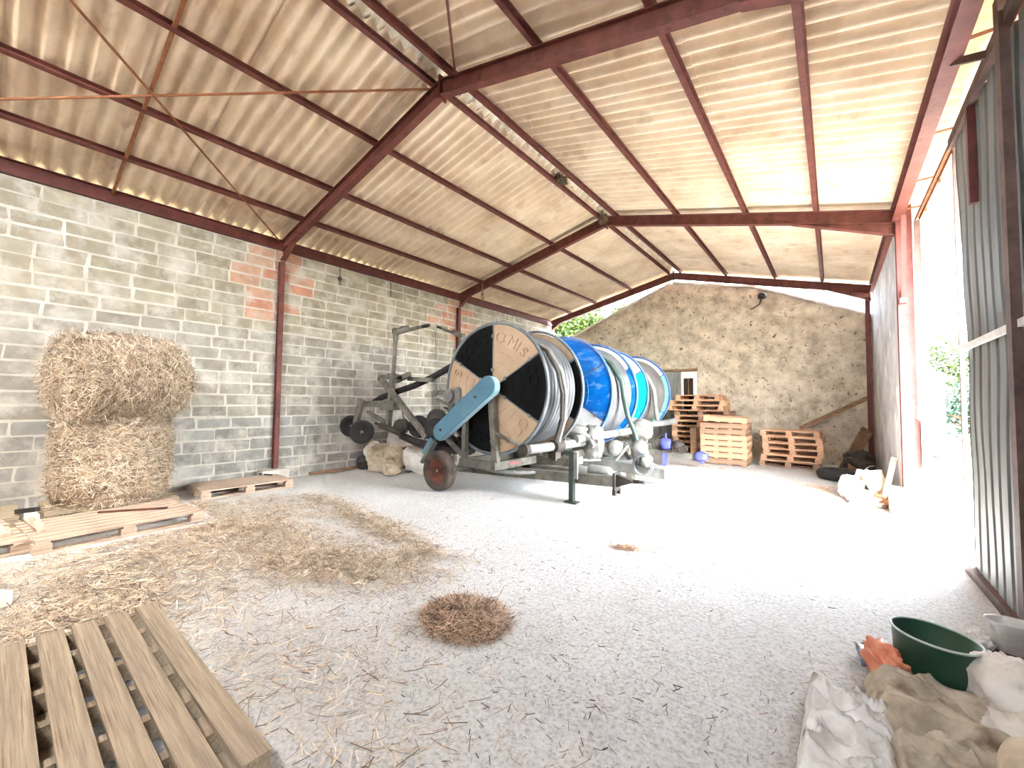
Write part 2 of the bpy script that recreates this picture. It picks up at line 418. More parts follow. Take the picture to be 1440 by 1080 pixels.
# ================================================================== roof
def zl(x): return 4.33 + 0.2228 * x           # underside of the rafters, left slope
def zr(x): return 5.355 - 0.257 * (x - 4.594)  # right slope
RH, PH = 0.20, 0.08
PITCHW, AMP = 0.177, 0.042
def slope_sheets(zf, rows, y0, y1, name, seed):
    """corrugated sheets, each lapped over its neighbours"""
    r = random.Random(seed); m = MB(); W = 5.7 * PITCHW; step = 5 * PITCHW
    n = int((y1 - y0) / step) + 1
    for j, (xa, xb) in enumerate(rows):
        for i in range(n):
            ys = y0 + i * step; lift = 0.020 * (i % 2) + r.uniform(0, 0.006); seg = 57
            tilt = 0.012
            top, bot = [], []
            for k in range(seg + 2):
                y = ys + W * k / seg
                h = AMP * math.cos(2 * PI * (y - y0) / PITCHW) + lift
                for xx, e in ((xa, 0.0), (xb, tilt)):
                    top.append((xx, y, zf(xx) + RH + PH + AMP + 0.002 + h + e))
            nn = len(top); bot = [(p[0], p[1], p[2] + 0.006) for p in top]
            fs = [(2 * k, 2 * k + 2, 2 * k + 3, 2 * k + 1) for k in range(nn // 2 - 1)]
            m.add(top, fs, 0, True); m.add(bot, [f[::-1] for f in fs], 0, True)
            m.add(top + bot, [(0, 1, nn + 1, nn), (nn - 2, nn - 1, 2 * nn - 1, 2 * nn - 2)] + [(2 * k, 2 * k + 2, nn + 2 * k + 2, nn + 2 * k) for k in range(nn // 2 - 1)]
                  + [(2 * k + 1, 2 * k + 3, nn + 2 * k + 3, nn + 2 * k + 1) for k in range(nn // 2 - 1)])
    return m.build(name, M_roof)
XL = [0.0, 0.92, 1.93, 3.20, 4.46]; XR = [4.80, 6.06, 7.24, 8.24, 9.18]
struct(slope_sheets(zl, [(-0.35, 2.05), (1.93, 4.50)], -5.2, 9.75, 'ceiling', 5))
struct(slope_sheets(zr, [(7.34, 4.76), (10.12, 7.24)], -5.2, 9.75, 'ceiling_right', 6))
# ridge capping pieces with scalloped edges
rc = MB(); y = -5.2; k = 0
zt = zl(4.5) + RH + PH + 2 * AMP + 0.012
while y < 9.7:
    L_ = 0.885; lift = 0.010 * (k % 2); seg = 30
    sec = [(4.30, zl(4.30) + RH + PH + 0.055), (4.50, zt - 0.005), (4.56, zt + 0.035), (4.63, zt + 0.055), (4.70, zt + 0.035), (4.76, zt - 0.01), (4.98, zr(4.98) + RH + PH + 0.06)]
    vs = []
    for i in range(seg + 1):
        yy = y + (L_ + 0.05) * i / seg; ph = 2 * PI * (yy + 5.2) / PITCHW
        for q, (sx, sz) in enumerate(sec):
            a = AMP * math.cos(ph) if q in (0, 1, 5, 6) else 0
            vs.append((sx, yy, sz + a + lift + 0.012 * i / seg))
    n = len(sec)
    fs = [(i * n + q, (i + 1) * n + q, (i + 1) * n + q + 1, i * n + q + 1) for i in range(seg) for q in range(n - 1)]
    rc.add(vs, fs, 0, True)
    up_ = [(p[0], p[1], p[2] + 0.008) for p in vs]; rc.add(up_, [f[::-1] for f in fs], 0, True)
    y += L_; k += 1
struct(rc.build('trim_2', M_ridge))

# ================================================================== steel frame: posts, rafters, purlins, braces
where = ['behind the viewer', 'nearest the viewer', 'in the middle of the barn', 'against the far gable wall']
for i, y in enumerate(F):
    if i == 0: continue
    for side in ('left', 'right'):
        if side == 'left':
            x0, x1, zf = 0.12, 4.594, zl; nm = {1: 'red steel rafter of the left slope over the red post nearest the bales', 2: 'red steel rafter of the left slope over the second post, above the big reels', 3: 'left rafter at the far end, above the gap with green leaves'}[i]
        else:
            x0, x1, zf = 9.157, 4.594, zr; nm = {1: 'big dark red rafter of the right slope crossing the top of the view', 2: 'red steel rafter of the right slope ending on the post by the sliding door', 3: 'right rafter at the far end, against the old gable wall and the bright gap'}[i]
        t = empty('roof_rafter', (x0, y, zf(x0)), nm, 'rafter', 'steel roof rafters')
        o = t.location
        m = MB(); a = V((x0, y, zf(x0) + RH / 2)); b = V((x1, y, zf(x1) + RH / 2))
        m.ibeam(a, b, 0.10, RH, 0.014)
        m.build('beam', M_red if i != 9 else M_dkred, t, o)
        # tapered haunch at the post
        h = MB(); s = 1 if side == 'left' else -1; L2 = 0.42 if side == 'left' else 1.25
        if i == 3 and side == 'right': L2 = 0.8
        dz = 0.17
        za, zb_ = zf(x0), zf(x0 + s * L2)
        h.prism([(x0, za - dz), (x0 + s * L2, zb_), (x0, za)], (0, y - 0.006, 0), (1, 0, 0), (0, 0, 1), (0, 0.012, 0))
        h.beam((x0, y, za - dz), (x0 + s * L2, y, zb_ - 0.004), 0.10, 0.014)
        h.build('haunch', M_red, t, o)
        if side == 'left':
            e = MB(); e.box((4.594, y, zl(4.594) + 0.10), (0.03, 0.12, 0.30)); e.build('apex_plate', M_dkred, t, o)
# posts
plab = {(1, 'l'): 'slim red steel post on a concrete footing, on the block wall right of the bales',
        (2, 'l'): 'slim red steel post on the block wall behind the nearest reel',
        (3, 'l'): 'slim red steel post in the far left corner behind the reels',
        (2, 'r'): 'wide faded red steel post beside the open sliding door',
        (3, 'r'): 'red steel post in the far right corner'}
for i in (1, 2):
    y = F[i]
    t = empty('steel_post', (0.06, y, 0.0), plab[(i, 'l')], 'post'); o = t.location
    m = MB(); m.ibeam((0.075, y, 0.20), (0.075, y, zl(0.06) - 0.17), 0.085, 0.10, 0.008, up=(1, 0, 0)); m.build('shaft', M_red, t, o)
    b = MB(); b.box((0.145, y - 0.05, 0.105), (0.26, 0.46, 0.21)); b.build('footing', M_plinth, t, o, bevel=0.012)
y = F[2]
t = empty('steel_post', (9.23, y, 0.0), plab[(2, 'r')], 'post'); o = t.location
m = MB(); m.ibeam((9.245, y, 0.34), (9.245, y, zr(9.157) + 0.22), 0.17, 0.16, 0.012, up=(0, 1, 0)); m.build('shaft', M_pink, t, o)
b = MB(); b.box((9.16, y - 0.09, 0.15), (0.30, 0.40, 0.40)); b.build('footing', M_plinth, t, o, bevel=0.015)
k = MB(); k.beam((9.22, y - 0.09, 3.05), (9.19, y - 0.62, 4.08), 0.05, 0.05); k.box((9.21, y - 0.10, 3.02), (0.07, 0.05, 0.08)); k.build('knee_brace', M_pink, t, o)
hn = MB(); hn.tube([(9.30, y - 0.115, 1.35), (9.33, y - 0.14, 1.30), (9.33, y - 0.14, 0.72), (9.33, y - 0.115, 0.66)], 0.011, 8); hn.build('pull_handle', M_pink, t, o)
t = empty('steel_post', (9.06, 9.6, 0.0), plab[(3, 'r')], 'post'); o = t.location
m = MB(); m.ibeam((9.09, 9.6, 0.0), (9.09, 9.6, zr(9.1) - 0.1), 0.10, 0.10, 0.008, up=(1, 0, 0)); m.build('shaft', M_pink, t, o)
# purlins and eaves beams, each one running the length of the barn
pl = {0: 'dark steel eaves beam along the top of the block wall',
      1: 'red steel purlin of the left slope, first one up from the block wall',
      2: 'red steel purlin of the left slope, second one up from the block wall',
      3: 'red steel purlin of the left slope, third one up from the block wall',
      4: 'red steel purlin on the left side of the ridge'}
for k, x in enumerate(XL):
    m = MB()
    if k == 0: m.ibeam((0.0, -5.2, 4.505), (0.0, 9.7, 4.505), 0.12, 0.20, 0.012)
    else: m.cbeam((x, -5.2, zl(x) + RH + PH / 2), (x, 9.72, zl(x) + RH + PH / 2), 0.06, PH, 0.008, up=(-0.2228, 0, 1))
    tag(m.build('roof_purlin', M_red if k else M_dkred, None, (x, 2.3, zl(x) + RH)), pl[k], 'purlin', 'roof purlins')
pr_ = {0: 'red steel purlin on the right side of the ridge', 1: 'red steel purlin of the right slope, first one down from the ridge',
       2: 'red steel purlin of the right slope, second one down from the ridge', 3: 'red steel purlin of the right slope, third one down from the ridge',
       4: 'wide pinkish eaves beam over the sliding door opening'}
for k, x in enumerate(XR):
    m = MB()
    if k == 4: m.ibeam((x, -5.2, zr(x) + 0.14), (x, 9.72, zr(x) + 0.14), 0.12, 0.22, 0.012)
    else: m.cbeam((x, -5.2, zr(x) + RH + PH / 2), (x, 9.72, zr(x) + RH + PH / 2), 0.06, PH, 0.008, up=(0.257, 0, 1))
    tag(m.build('roof_purlin', M_red if k < 4 else M_pink, None, (x, 2.3, zr(x) + RH)), pr_[k], 'purlin', 'roof purlins')
# wind braces of the bay over the viewer
def rod(name, a, b, r, label, mtl=None, cat='brace'):
    m = MB(); m.tube([a, b], r, 8); tag(m.build(name, mtl or M_rust, None, a), label, cat)
zb = lambda x: zl(x) + RH - 0.02
rod('wind_brace', (0.10, -0.04, zb(0.10)), (4.50, -4.70, zb(4.50)), 0.014, 'thin rusty brace running down to the red post nearest the bales')
rod('wind_brace', (0.06, -4.70, zb(0.06)), (4.42, -0.06, zb(4.42)), 0.014, 'thin rusty brace running up from the left edge to the ridge')
m = MB(); m.beam((0.0, -2.37, zl(0) + RH + 0.02), (4.46, -2.37, zl(4.46) + RH + 0.02), 0.035, 0.035)
tag(m.build('sag_bar', M_rust, None, (0, -2.37, zl(0) + RH)), 'rusty flat bar running up the left slope across the purlins, over the bales', 'bar')
zbr = lambda x: zr(x) + RH - 0.02
rod('wind_brace', (4.86, -0.03, zbr(4.86)), (9.1, -4.7, zbr(9.1)), 0.014, 'thin pinkish brace of the right slope starting at the ridge', M_pink)

# ================================================================== right side: sliding door, rail, gutter
M_tin = mat('galvanised_sheet', (92, 92, 88), (122, 122, 116), 3.0, 0.6, 0.0, bump=0.08, bscale=12, stretch=(1, 1, 0.15), third=((88, 80, 70), 2.5, 0.56, 0.75))
M_rib = mat('dark_rib', (34, 24, 22), (58, 42, 38), 6.0, 0.7)  # dark brown for the recessed faces of most door ribs
M_brown = mat('brown_door_frame', (70, 50, 44), (104, 80, 70), 6.0, 0.7, bump=0.1)
M_palesteel = mat('pale_steel', (196, 188, 180), (226, 220, 212), 4.0, 0.45, 0.2)
DX = 9.38
td = empty('sliding_door', (DX, 1.2, 0.0), 'tall ribbed metal sliding door leaf on the right, brown framed', 'door'); o = td.location
m = MB(); ribs = []; yy = -1.0
pts = []
while yy < 2.16:
    for dy, dx in ((0.0, 0.0), (0.135, 0.0), (0.155, 0.042), (0.195, 0.042), (0.215, 0.0)):
        pts.append((yy + dy, dx))
    yy += 0.215
NZ = 30; vs = []
zts = 4.06
for p, dx in pts:
    p = min(p, 2.2)
    for j in range(NZ + 1):
        z = 0.05 + (zts - 0.05) * j / NZ
        wob = 0.018 * noise.noise(V((p * 1.3, z * 1.2, 0))) + 0.03 * noise.noise(V((p * 0.7, z * 0.6, 5))) * (0.4 if p < 1.9 else 1.0)
        vs.append((DX + dx + wob, p - (0.03 * abs(noise.noise(V((z * 0.9, 0, 9)))) if p > 2.1 else 0), z))
n = NZ + 1
m.add(vs, [(i * n + j, (i + 1) * n + j, (i + 1) * n + j + 1, i * n + j + 1) for i in range(len(pts) - 1) for j in range(NZ)], 0, False)
m.mi = [1 if (i % 5 == 2 and (i // 5) % 3 != 1) else 0 for i in range(len(pts) - 1) for j in range(NZ)]
ob = m.build('ribbed_sheet', [M_tin, M_rib], td, o)
md = ob.modifiers.new('solid', 'SOLIDIFY'); md.thickness = 0.003
fr = MB(); fr.beam((DX - 0.05, 0.70, 0.05), (DX - 0.05, 0.70, 4.25), 0.10, 0.05, up=(1, 0, 0)); fr.build('frame_post', M_brown, td, o)
fr = MB(); fr.beam((DX - 0.01, 2.34, 0.02), (DX - 0.01, 2.30, 4.05), 0.035, 0.035, up=(1, 0, 0)); fr.build('edge_bar', M_brown, td, o)
fr = MB(); fr.beam((DX - 0.035, -1.0, 2.045), (DX - 0.035, 2.34, 2.045), 0.03, 0.05); fr.build('middle_rail', M_palesteel, td, o)
fr = MB(); fr.beam((DX - 0.02, -1.0, 0.05), (DX - 0.02, 2.32, 0.02), 0.05, 0.09); fr.build('bottom_rail', M_brown, td, o)
fr = MB(); fr.beam((DX - 0.03, -1.0, 4.10), (DX - 0.03, 2.32, 4.06), 0.045, 0.10); fr.build('top_rail', M_brown, td, o)
fr = MB(); fr.beam((DX - 0.03, 1.62, 3.2), (DX - 0.03, 1.62, 4.02), 0.05, 0.05, up=(1, 0, 0)); fr.build('stile', M_dkred, td, o)
# hanging rail outside and its brackets
tr = empty('door_rail', (9.42, 2.0, 4.2), 'long orange-brown sliding door rail hung under the right eaves', 'rail'); o = tr.location
m = MB(); m.cbeam((9.44, -5.0, 4.20), (9.40, 4.80, 4.20), 0.05, 0.05, 0.006, up=(1, 0, 0)); m.build('track', M_rust, tr, o)
for yb in (1.0, 2.35, 3.45, 4.35):
    m = MB(); m.beam((9.24, yb, 4.235), (9.46, yb, 4.235), 0.03, 0.012); m.beam((9.43, yb, 4.15), (9.43, yb, 4.26), 0.03, 0.012); m.build('bracket', M_rust, tr, o)
m = MB(); m.beam((9.20, 1.22, 4.22), (9.42, 0.95, 4.02), 0.05, 0.05)
tag(m.build('angle_bracket', M_brown, None, (9.2, 1.2, 4.2)), 'short dark brown strut between the right eaves beam and the sliding door top', 'bracket')
m = MB(); m.lathe([(0.075, -7.5), (0.075, 3.4)], (10.16, 1.2, zr(10.1) + 0.23), (0, 1, 0), 16, 0, True, a0=PI, a1=2 * PI)
ob = m.build('rain_gutter', M_palesteel, None, (10.16, 1.2, 4.1)); md = ob.modifiers.new('solid', 'SOLIDIFY'); md.thickness = 0.004
tag(ob, 'pale half-round gutter along the edge of the right eaves', 'gutter')
# the second leaf folded back behind the red post (only its edge shows)
te = empty('door_jamb', (9.36, 4.62, 0), 'dark steel door jamb with a pale edge right of the wide red post', 'jamb'); o = te.location
m = MB(); m.beam((9.37, 4.58, 0.0), (9.37, 4.58, 4.12), 0.05, 0.06, up=(1, 0, 0)); m.build('channel', M_brown, te, o)
m = MB(); m.beam((9.425, 4.56, 0.0), (9.425, 4.56, 4.08), 0.04, 0.03, up=(1, 0, 0)); m.build('edge_strip', M_palesteel, te, o)

# ================================================================== far wall fittings
M_greyboard = mat('weathered_grey_door', (104, 104, 100), (150, 150, 144), 8.0, 0.7, stretch=(6, 1, 0.4), bump=0.2)
M_dark = mat('dark_recess', (38, 26, 20), (58, 42, 32), 5.0, 0.9)
M_white = mat('white_paint', (226, 222, 214), (242, 240, 234), 4.0, 0.7, bump=0.1)
M_oldwood = mat('old_wood', (112, 84, 60), (158, 128, 98), 6.0, 0.85, stretch=(1, 1, 6), bump=0.2)
dg = MB()
for i in range(6): dg.box((3.86 + i * 0.15, gy - 0.07 - 0.012 * (i % 2), 1.23), (0.145, 0.03, 2.46))
dg.box((4.25, gy - 0.05, 1.23), (0.95, 0.02, 2.48))
struct(dg.build('door_1', M_greyboard))
wg = MB()
wg.box((4.93, gy - 0.06, 1.90), (0.46, 0.05, 1.2), 1); wg.box((4.92, gy - 0.09, 1.83), (0.27, 0.03, 0.92), 0)
wg.box((4.92, gy - 0.11, 1.83), (0.02, 0.02, 0.92), 2)
struct(wg.build('window_1', [M_dark, M_white, M_oldwood]))
lt = MB(); lt.box((4.42, gy - 0.10, 2.545), (1.5, 0.12, 0.07)); struct(lt.build('trim_3', M_oldwood))
# ================================================================== irrigation hose reels
M_galv = mat('galvanised_frame', (92, 89, 79), (130, 126, 114), 5.0, 0.55, 0.25, bump=0.06, third=((76, 70, 60), 6.0, 0.58, 0.74))
M_galvL = mat('bright_galvanised', (112, 112, 108), (146, 146, 140), 5.0, 0.45, 0.2, bump=0.05)
M_cream = mat('cream_panel', (172, 146, 116), (194, 168, 136), 2.2, 0.55, bump=0.06)
M_black = mat('black_panel', (8, 9, 8), (15, 16, 15), 3.0, 0.75, bump=0.05, spec=0.15)
M_blueP = mat('glossy_blue_panel', (0, 92, 186), (16, 122, 212), 1.6, 0.16, bump=0.9, bscale=3.2, stretch=(1, 1, 2.2), third=((120, 178, 232), 3.0, 0.56, 0.72))  # pale blotches paint reflections on the wrinkled panel into the blue
M_whiteP = mat('white_panel', (206, 210, 210), (228, 230, 230), 2.0, 0.5, bump=0.15)
M_teal = mat('turquoise_panel', (0, 178, 152), (10, 196, 168), 2.0, 0.45, bump=0.1)
M_mint = mat('mint_panel', (120, 206, 182), (150, 220, 198), 2.0, 0.5)
M_rimG = mat('grey_rim', (96, 104, 108), (136, 142, 144), 4.0, 0.45, 0.3)
M_rimB = mat('blue_rim', (58, 96, 160), (96, 132, 188), 4.0, 0.45)
M_hose = mat('grey_hose', (74, 76, 78), (106, 108, 110), 2.0, 0.42, bump=0.04)
M_hoseD = mat('dusty_grey_hose', (92, 90, 87), (122, 119, 116), 2.0, 0.5, bump=0.04)
M_rubber = mat('black_rubber', (22, 20, 18), (38, 34, 31), 6.0, 0.75, bump=0.1)
M_tyre = mat('dusty_tyre', (42, 35, 30), (86, 73, 62), 5.0, 0.85, bump=0.2)
M_rimR = mat('rusty_wheel_disc', (66, 36, 24), (108, 60, 42), 7.0, 0.75, bump=0.1)
M_cover = mat('blue_grey_cover', (72, 112, 130), (92, 132, 148), 3.0, 0.4, bump=0.04)
M_coverE = mat('pale_blue_edge', (150, 190, 206), (176, 208, 220), 3.0, 0.4)
M_valve = mat('violet_blue_valve', (72, 78, 190), (104, 110, 214), 4.0, 0.4)
M_pump = mat('dusty_pump_casting', (92, 91, 87), (136, 134, 128), 5.0, 0.6, bump=0.25, bscale=18)
M_iron = mat('dark_iron', (40, 36, 32), (74, 66, 58), 6.0, 0.65, 0.2, bump=0.15)
M_pipeG = mat('dark_green_pipe', (44, 62, 54), (66, 86, 76), 5.0, 0.4)
M_dgreen = mat('dark_green_paint', (34, 44, 38), (54, 64, 56), 5.0, 0.5)
M_pinkred = mat('red_sticker', (206, 84, 92), (222, 110, 116), 4.0, 0.5)

def glyph(ch, size, depth):
    cu = bpy.data.curves.new('letter', 'FONT'); cu.body = ch; cu.size = size; cu.extrude = depth; cu.align_x = 'CENTER'
    ob = bpy.data.objects.new('letter', cu); COL.objects.link(ob)
    dg_ = bpy.context.evaluated_depsgraph_get(); me = ob.evaluated_get(dg_).to_mesh()
    vs = [v.co.copy() for v in me.vertices]; fs = [tuple(p.vertices) for p in me.polygons]
    ob.evaluated_get(dg_).to_mesh_clear()
    bpy.data.objects.remove(ob); bpy.data.curves.remove(cu)
    return vs, fs
GLY = {c: glyph(c, 0.26, 0.018) for c in 'OCMIS'}

def wheel(t, o, c, r, w, axis, tyre_m, rim_m, name='wheel', hub_m=None):
    """tyre with a dished disc; c centre, axis towards the outside"""
    m = MB(); h = w / 2; ri = r * 0.62
    m.lathe([(ri, -h * 0.75), (r * 0.80, -h), (r * 0.94, -h * 0.92), (r, -h * 0.55), (r * 0.985, -h * 0.5), (r, -h * 0.42), (r * 1.0, -h * 0.1), (r * 0.985, -h * 0.05), (r, h * 0.05),
             (r, h * 0.42), (r * 0.985, h * 0.5), (r, h * 0.55), (r * 0.94, h * 0.92), (r * 0.80, h), (ri, h * 0.75), (ri, -h * 0.75)], c, axis, 40)
    p = m.build(name, tyre_m, t, o)
    m = MB()
    m.lathe([(0, -h * 0.1), (r * 0.2, -h * 0.1), (r * 0.22, h * 0.15), (r * 0.5, h * 0.22), (ri * 0.97, h * 0.62), (ri * 1.02, h * 0.72), (ri * 1.03, -h * 0.7), (ri * 0.9, -h * 0.6), (ri * 0.85, -h * 0.05), (0, -h * 0.15)], c, axis, 32)
    rp = m.build('wheel_rim', rim_m, p, o)
    m = MB(); d, s, u = basis(axis)
    m.cyl(V(c) + d * h * 0.1, V(c) + d * h * 0.55, r * 0.13, 14)
    for k in range(5):
        q = V(c) + (s * math.cos(2 * PI * k / 5) + u * math.sin(2 * PI * k / 5)) * r * 0.27 + d * h * 0.1
        m.cyl(q, q + d * h * 0.2, r * 0.035, 8)
    m.build('hub', hub_m or M_rimR, p, o)
    m = MB(); m.cyl(V(c) + d * h * 0.5, V(c) + d * h * 0.62, r * 0.07, 12); m.build('axle_cap', M_galvL, p, o)
    return p

def flange(t, o, cx, y, zc, R, specs, rim_m, out, text=False, clips=True):
    """ring with six moulded wedge panels. out = -1: the face looks towards -y"""
    m = MB()
    n = 72
    m.tube([(cx + R * math.cos(2 * PI * k / n), y, zc + R * math.sin(2 * PI * k / n)) for k in range(n)], 0.026, 10, closed=True)
    m.tube([(cx + (R - 0.05) * math.cos(2 * PI * k / n), y + 0.02, zc + (R - 0.05) * math.sin(2 * PI * k / n)) for k in range(n)], 0.018, 8, closed=True)
    for k in range(6):
        a = math.radians(90 - 60 * k)
        m.beam((cx + 0.16 * math.cos(a), y + 0.012, zc + 0.16 * math.sin(a)), (cx + (R - 0.02) * math.cos(a), y + 0.012, zc + (R - 0.02) * math.sin(a)), 0.02, 0.035, up=(0, 1, 0))
    m.lathe([(0, -0.03), (0.17, -0.03), (0.17, 0.03), (0, 0.03)], (cx, y, zc), (0, 1, 0), 24)
    fo = m.build('drum_flange', rim_m, t, o)
    for k, sm in enumerate(specs):
        a1 = math.radians(90 - 60 * k - 1.1); a0 = math.radians(90 - 60 * (k + 1) + 1.1)
        p = MB(); N = 16; ri, ro = 0.14, R - 0.035
        def bulge(r_, a_): return -out * -0.0 + out * 0.012 * math.sin(PI * (a_ - a0) / (a1 - a0)) * math.sin(PI * (r_ - ri) / (ro - ri)) ** 0.5
        RR = 10; vs = []
        for i in range(N + 1):
            a = a0 + (a1 - a0) * i / N
            for j in range(RR + 1):
                r_ = ri + (ro - ri) * j / RR
                vs.append((cx + r_ * math.cos(a), y + bulge(r_, a) + 0.004 * out, zc + r_ * math.sin(a)))
        q = RR + 1
        fs = [(i * q + j, (i + 1) * q + j, (i + 1) * q + j + 1, i * q + j + 1) for i in range(N) for j in range(RR)]
        p.add(vs, fs, 0, True); p.add([(a, b + 0.006 * -out, c) for a, b, c in vs], [f[::-1] for f in fs], 0, True)
        # moulded arcs
        for rr in (0.56, 0.40):
            aa = [a0 + (a1 - a0) * (0.12 + 0.76 * s_ / 14) for s_ in range(15)]
            p.tube([(cx + rr * R * math.cos(a), y + bulge(rr * R, a) + 0.007 * out, zc + rr * R * math.sin(a)) for a in aa], 0.008, 6)
        # clips along the joint
        po = p.build('flange_panel', sm, fo, o)
        tag(po, {M_cream: 'cream panel', M_black: 'black panel', M_blueP: 'glossy blue panel', M_whiteP: 'white panel', M_teal: 'turquoise panel', M_mint: 'mint green panel'}[sm])
        a = math.radians(90 - 60 * k)
        for rr in (0.28, 0.80):
            c_ = MB(); c_.box((cx + rr * R * math.cos(a), y + 0.016 * out, zc + rr * R * math.sin(a)), (0.05, 0.02, 0.05), rot=Ry(-a))
            if clips: c_.build('panel_clip', M_galvL, fo, o)
        if text:
            l = MB(); am = (a0 + a1) / 2; word = 'OCMIS'; rb = 0.70 * R
            for i, ch in enumerate(word):
                a = am + math.radians(9.6) * (2 - i); vs, fs = GLY[ch]
                ex = V((math.sin(a), 0, -math.cos(a))); ez = V((math.cos(a), 0, math.sin(a)))
                base = V((cx, y, zc)) + ez * rb
                base.y = y + bulge(rb + 0.08, a) + 0.008 * out
                l.add([base + ex * v.x + ez * v.y + V((0, out, 0)) * v.z for v in vs], fs)
            l.build('raised_lettering', sm, fo, o)
    return fo

def coil(t, o, cx, y0, y1, zc, r, pitch, rh, m_, sag=0.0):
    m = MB(); n = max(2, int(round((y1 - y0) / pitch))); p = (y1 - y0) / n; prof = []
    for i in range(n):
        for k in range(7):
            a = PI * k / 6
            prof.append((r + math.sin(a) * p * 0.5, y0 + p * (i + 0.5) - math.cos(a) * p * 0.49))
    m.lathe(prof, (cx, 0, zc), (0, 1, 0), 72)
    m.lathe([(0.2, y0 + 0.01), (r, y0 + 0.01)], (cx, 0, zc), (0, 1, 0), 48); m.lathe([(r, y1 - 0.01), (0.2, y1 - 0.01)], (cx, 0, zc), (0, 1, 0), 48)
    return m.build('wound_hose', m_, t, o)

CR, BK = None, None
# ------------------------------------------------------------------ the nearest reel
cx, y0, wd, R, zc = 3.85, 1.90, 1.12, 1.117, 1.742
t1 = empty('hose_reel', (cx, y0 + wd / 2, 0), 'nearest irrigation hose reel, with black and cream drum panels and a blue-grey chain cover', 'hose reel', 'irrigation hose reels'); o = t1.location.copy()
flange(t1, o, cx, y0, zc, R, [M_cream, M_black, M_cream, M_black, M_cream, M_black], M_rimG, -1, True)
flange(t1, o, cx, y0 + wd, zc, R, [M_cream, M_black, M_cream, M_black, M_cream, M_black], M_rimG, 1, clips=False)
coil(t1, o, cx, y0 + 0.20, y0 + wd - 0.05, zc, R - 0.16, 0.092, 0.05, M_hose)
m = MB(); m.lathe([(R - 0.10, y0 + 0.05), (R - 0.075, y0 + 0.085), (R - 0.10, y0 + 0.12), (R - 0.115, y0 + 0.13), (R - 0.09, y0 + 0.16), (R - 0.12, y0 + 0.19), (0.3, y0 + 0.19)], (cx, 0, zc), (0, 1, 0), 72)
m.build('outer_hose_turn', M_galvL, t1, o)
# turntable frame
m = MB()
m.beam((3.30, 1.76, 0.46), (4.02, 1.76, 0.46), 0.10, 0.13); m.beam((4.02, 1.72, 0.46), (4.02, 3.22, 0.46), 0.10, 0.13)
m.beam((3.30, 1.72, 0.46), (3.30, 3.22, 0.46), 0.10, 0.13); m.beam((3.30, 3.18, 0.46), (4.75, 3.18, 0.46), 0.10, 0.13)
m.beam((4.02, 2.95, 0.46), (4.75, 2.95, 0.46), 0.10, 0.14); m.beam((4.70, 2.95, 0.46), (4.70, 3.42, 0.46), 0.10, 0.14)
m.beam((4.02, 2.95, 0.60), (4.02, 2.95, 0.75), 0.05, 0.05, up=(1, 0, 0))
m.build('turntable_frame', M_galv, t1, o)
m = MB(); m.lathe([(0.50, 0), (0.62, 0), (0.62, 0.05), (0.50, 0.05), (0.50, 0)], (4.0, 2.46, 0.335), (0, 0, 1), 48)
for k in range(36):
    a = 2 * PI * k / 36; m.cyl((4.0 + 0.58 * math.cos(a), 2.46 + 0.58 * math.sin(a), 0.38), (4.0 + 0.58 * math.cos(a), 2.46 + 0.58 * math.sin(a), 0.40), 0.012, 6)
m.build('turntable_ring', M_galvL, t1, o)
m = MB(); m.beam((4.03, 1.80, 0.50), (3.90, 1.80, zc), 0.09, 0.11, up=(1, 0, 0)); m.beam((3.97, 3.12, 0.50), (3.88, 3.12, zc), 0.09, 0.11, up=(1, 0, 0)); m.build('hub_post', M_galv, t1, o)
m = MB(); m.cyl((cx + 0.04, 1.72, zc + 0.03), (cx, y0, zc), 0.13, 24); m.cyl((cx, y0 + wd, zc), (cx, y0 + wd + 0.15, zc), 0.13, 24); m.build('hub', M_iron, t1, o)
m = MB()
m.beam((3.37, 1.74, 0.52), (3.37, 1.74, 1.26), 0.085, 0.085, up=(1, 0, 0)); m.beam((2.90, 1.74, 0.84), (3.34, 1.74, 0.56), 0.06, 0.07, up=(0, 1, 0))
m.tube([(3.96, 1.80, 1.02), (4.70, 1.72, 0.80)], 0.028, 10); m.build('strut', M_galv, t1, o)
# chain cover: stadium-shaped, pale edge
a_, b_ = V((4.00, 1.66, 1.765)), V((2.87, 1.66, 0.965)); dv = (b_ - a_).normalized(); nv = V((-dv.z, 0, dv.x)); L_ = (b_ - a_).length
poly = []
for k in range(13): t_ = PI / 2 + PI * k / 12; poly.append((math.cos(t_) * 0.165, math.sin(t_) * 0.165))
for k in range(13): t_ = -PI / 2 + PI * k / 12; poly.append((L_ + math.cos(t_) * 0.145, math.sin(t_) * 0.145))
m = MB(); m.prism(poly, a_ + V((0, -0.09, 0)), dv, nv, (0, 0.03, 0)); cv = m.build('chain_cover', M_cover, t1, o, bevel=0.012)
m = MB(); m.prism([(p * 1.01, q * 1.03) for p, q in poly], a_ + V((0, -0.06, 0)), dv, nv, (0, 0.12, 0)); m.build('cover_edge', M_coverE, cv, o, bevel=0.01)
m = MB()
for p in (a_.lerp(b_, 0.22), a_.lerp(b_, 0.95)): m.cyl(p + V((0, -0.105, 0)), p + V((0, -0.085, 0)), 0.022, 12)
m.build('cover_bolt', M_iron, cv, o)
m = MB(); m.beam((2.72, 1.62, 0.84), (2.52, 1.60, 0.55), 0.10, 0.16, up=(0, 1, 0)); m.build('support_leg', M_cover, t1, o)
m = MB(); m.beam((2.80, 1.54, 0.80), (2.52, 1.50, 0.40), 0.05, 0.06, up=(0, 1, 0)); m.build('support_leg', M_galv, t1, o)
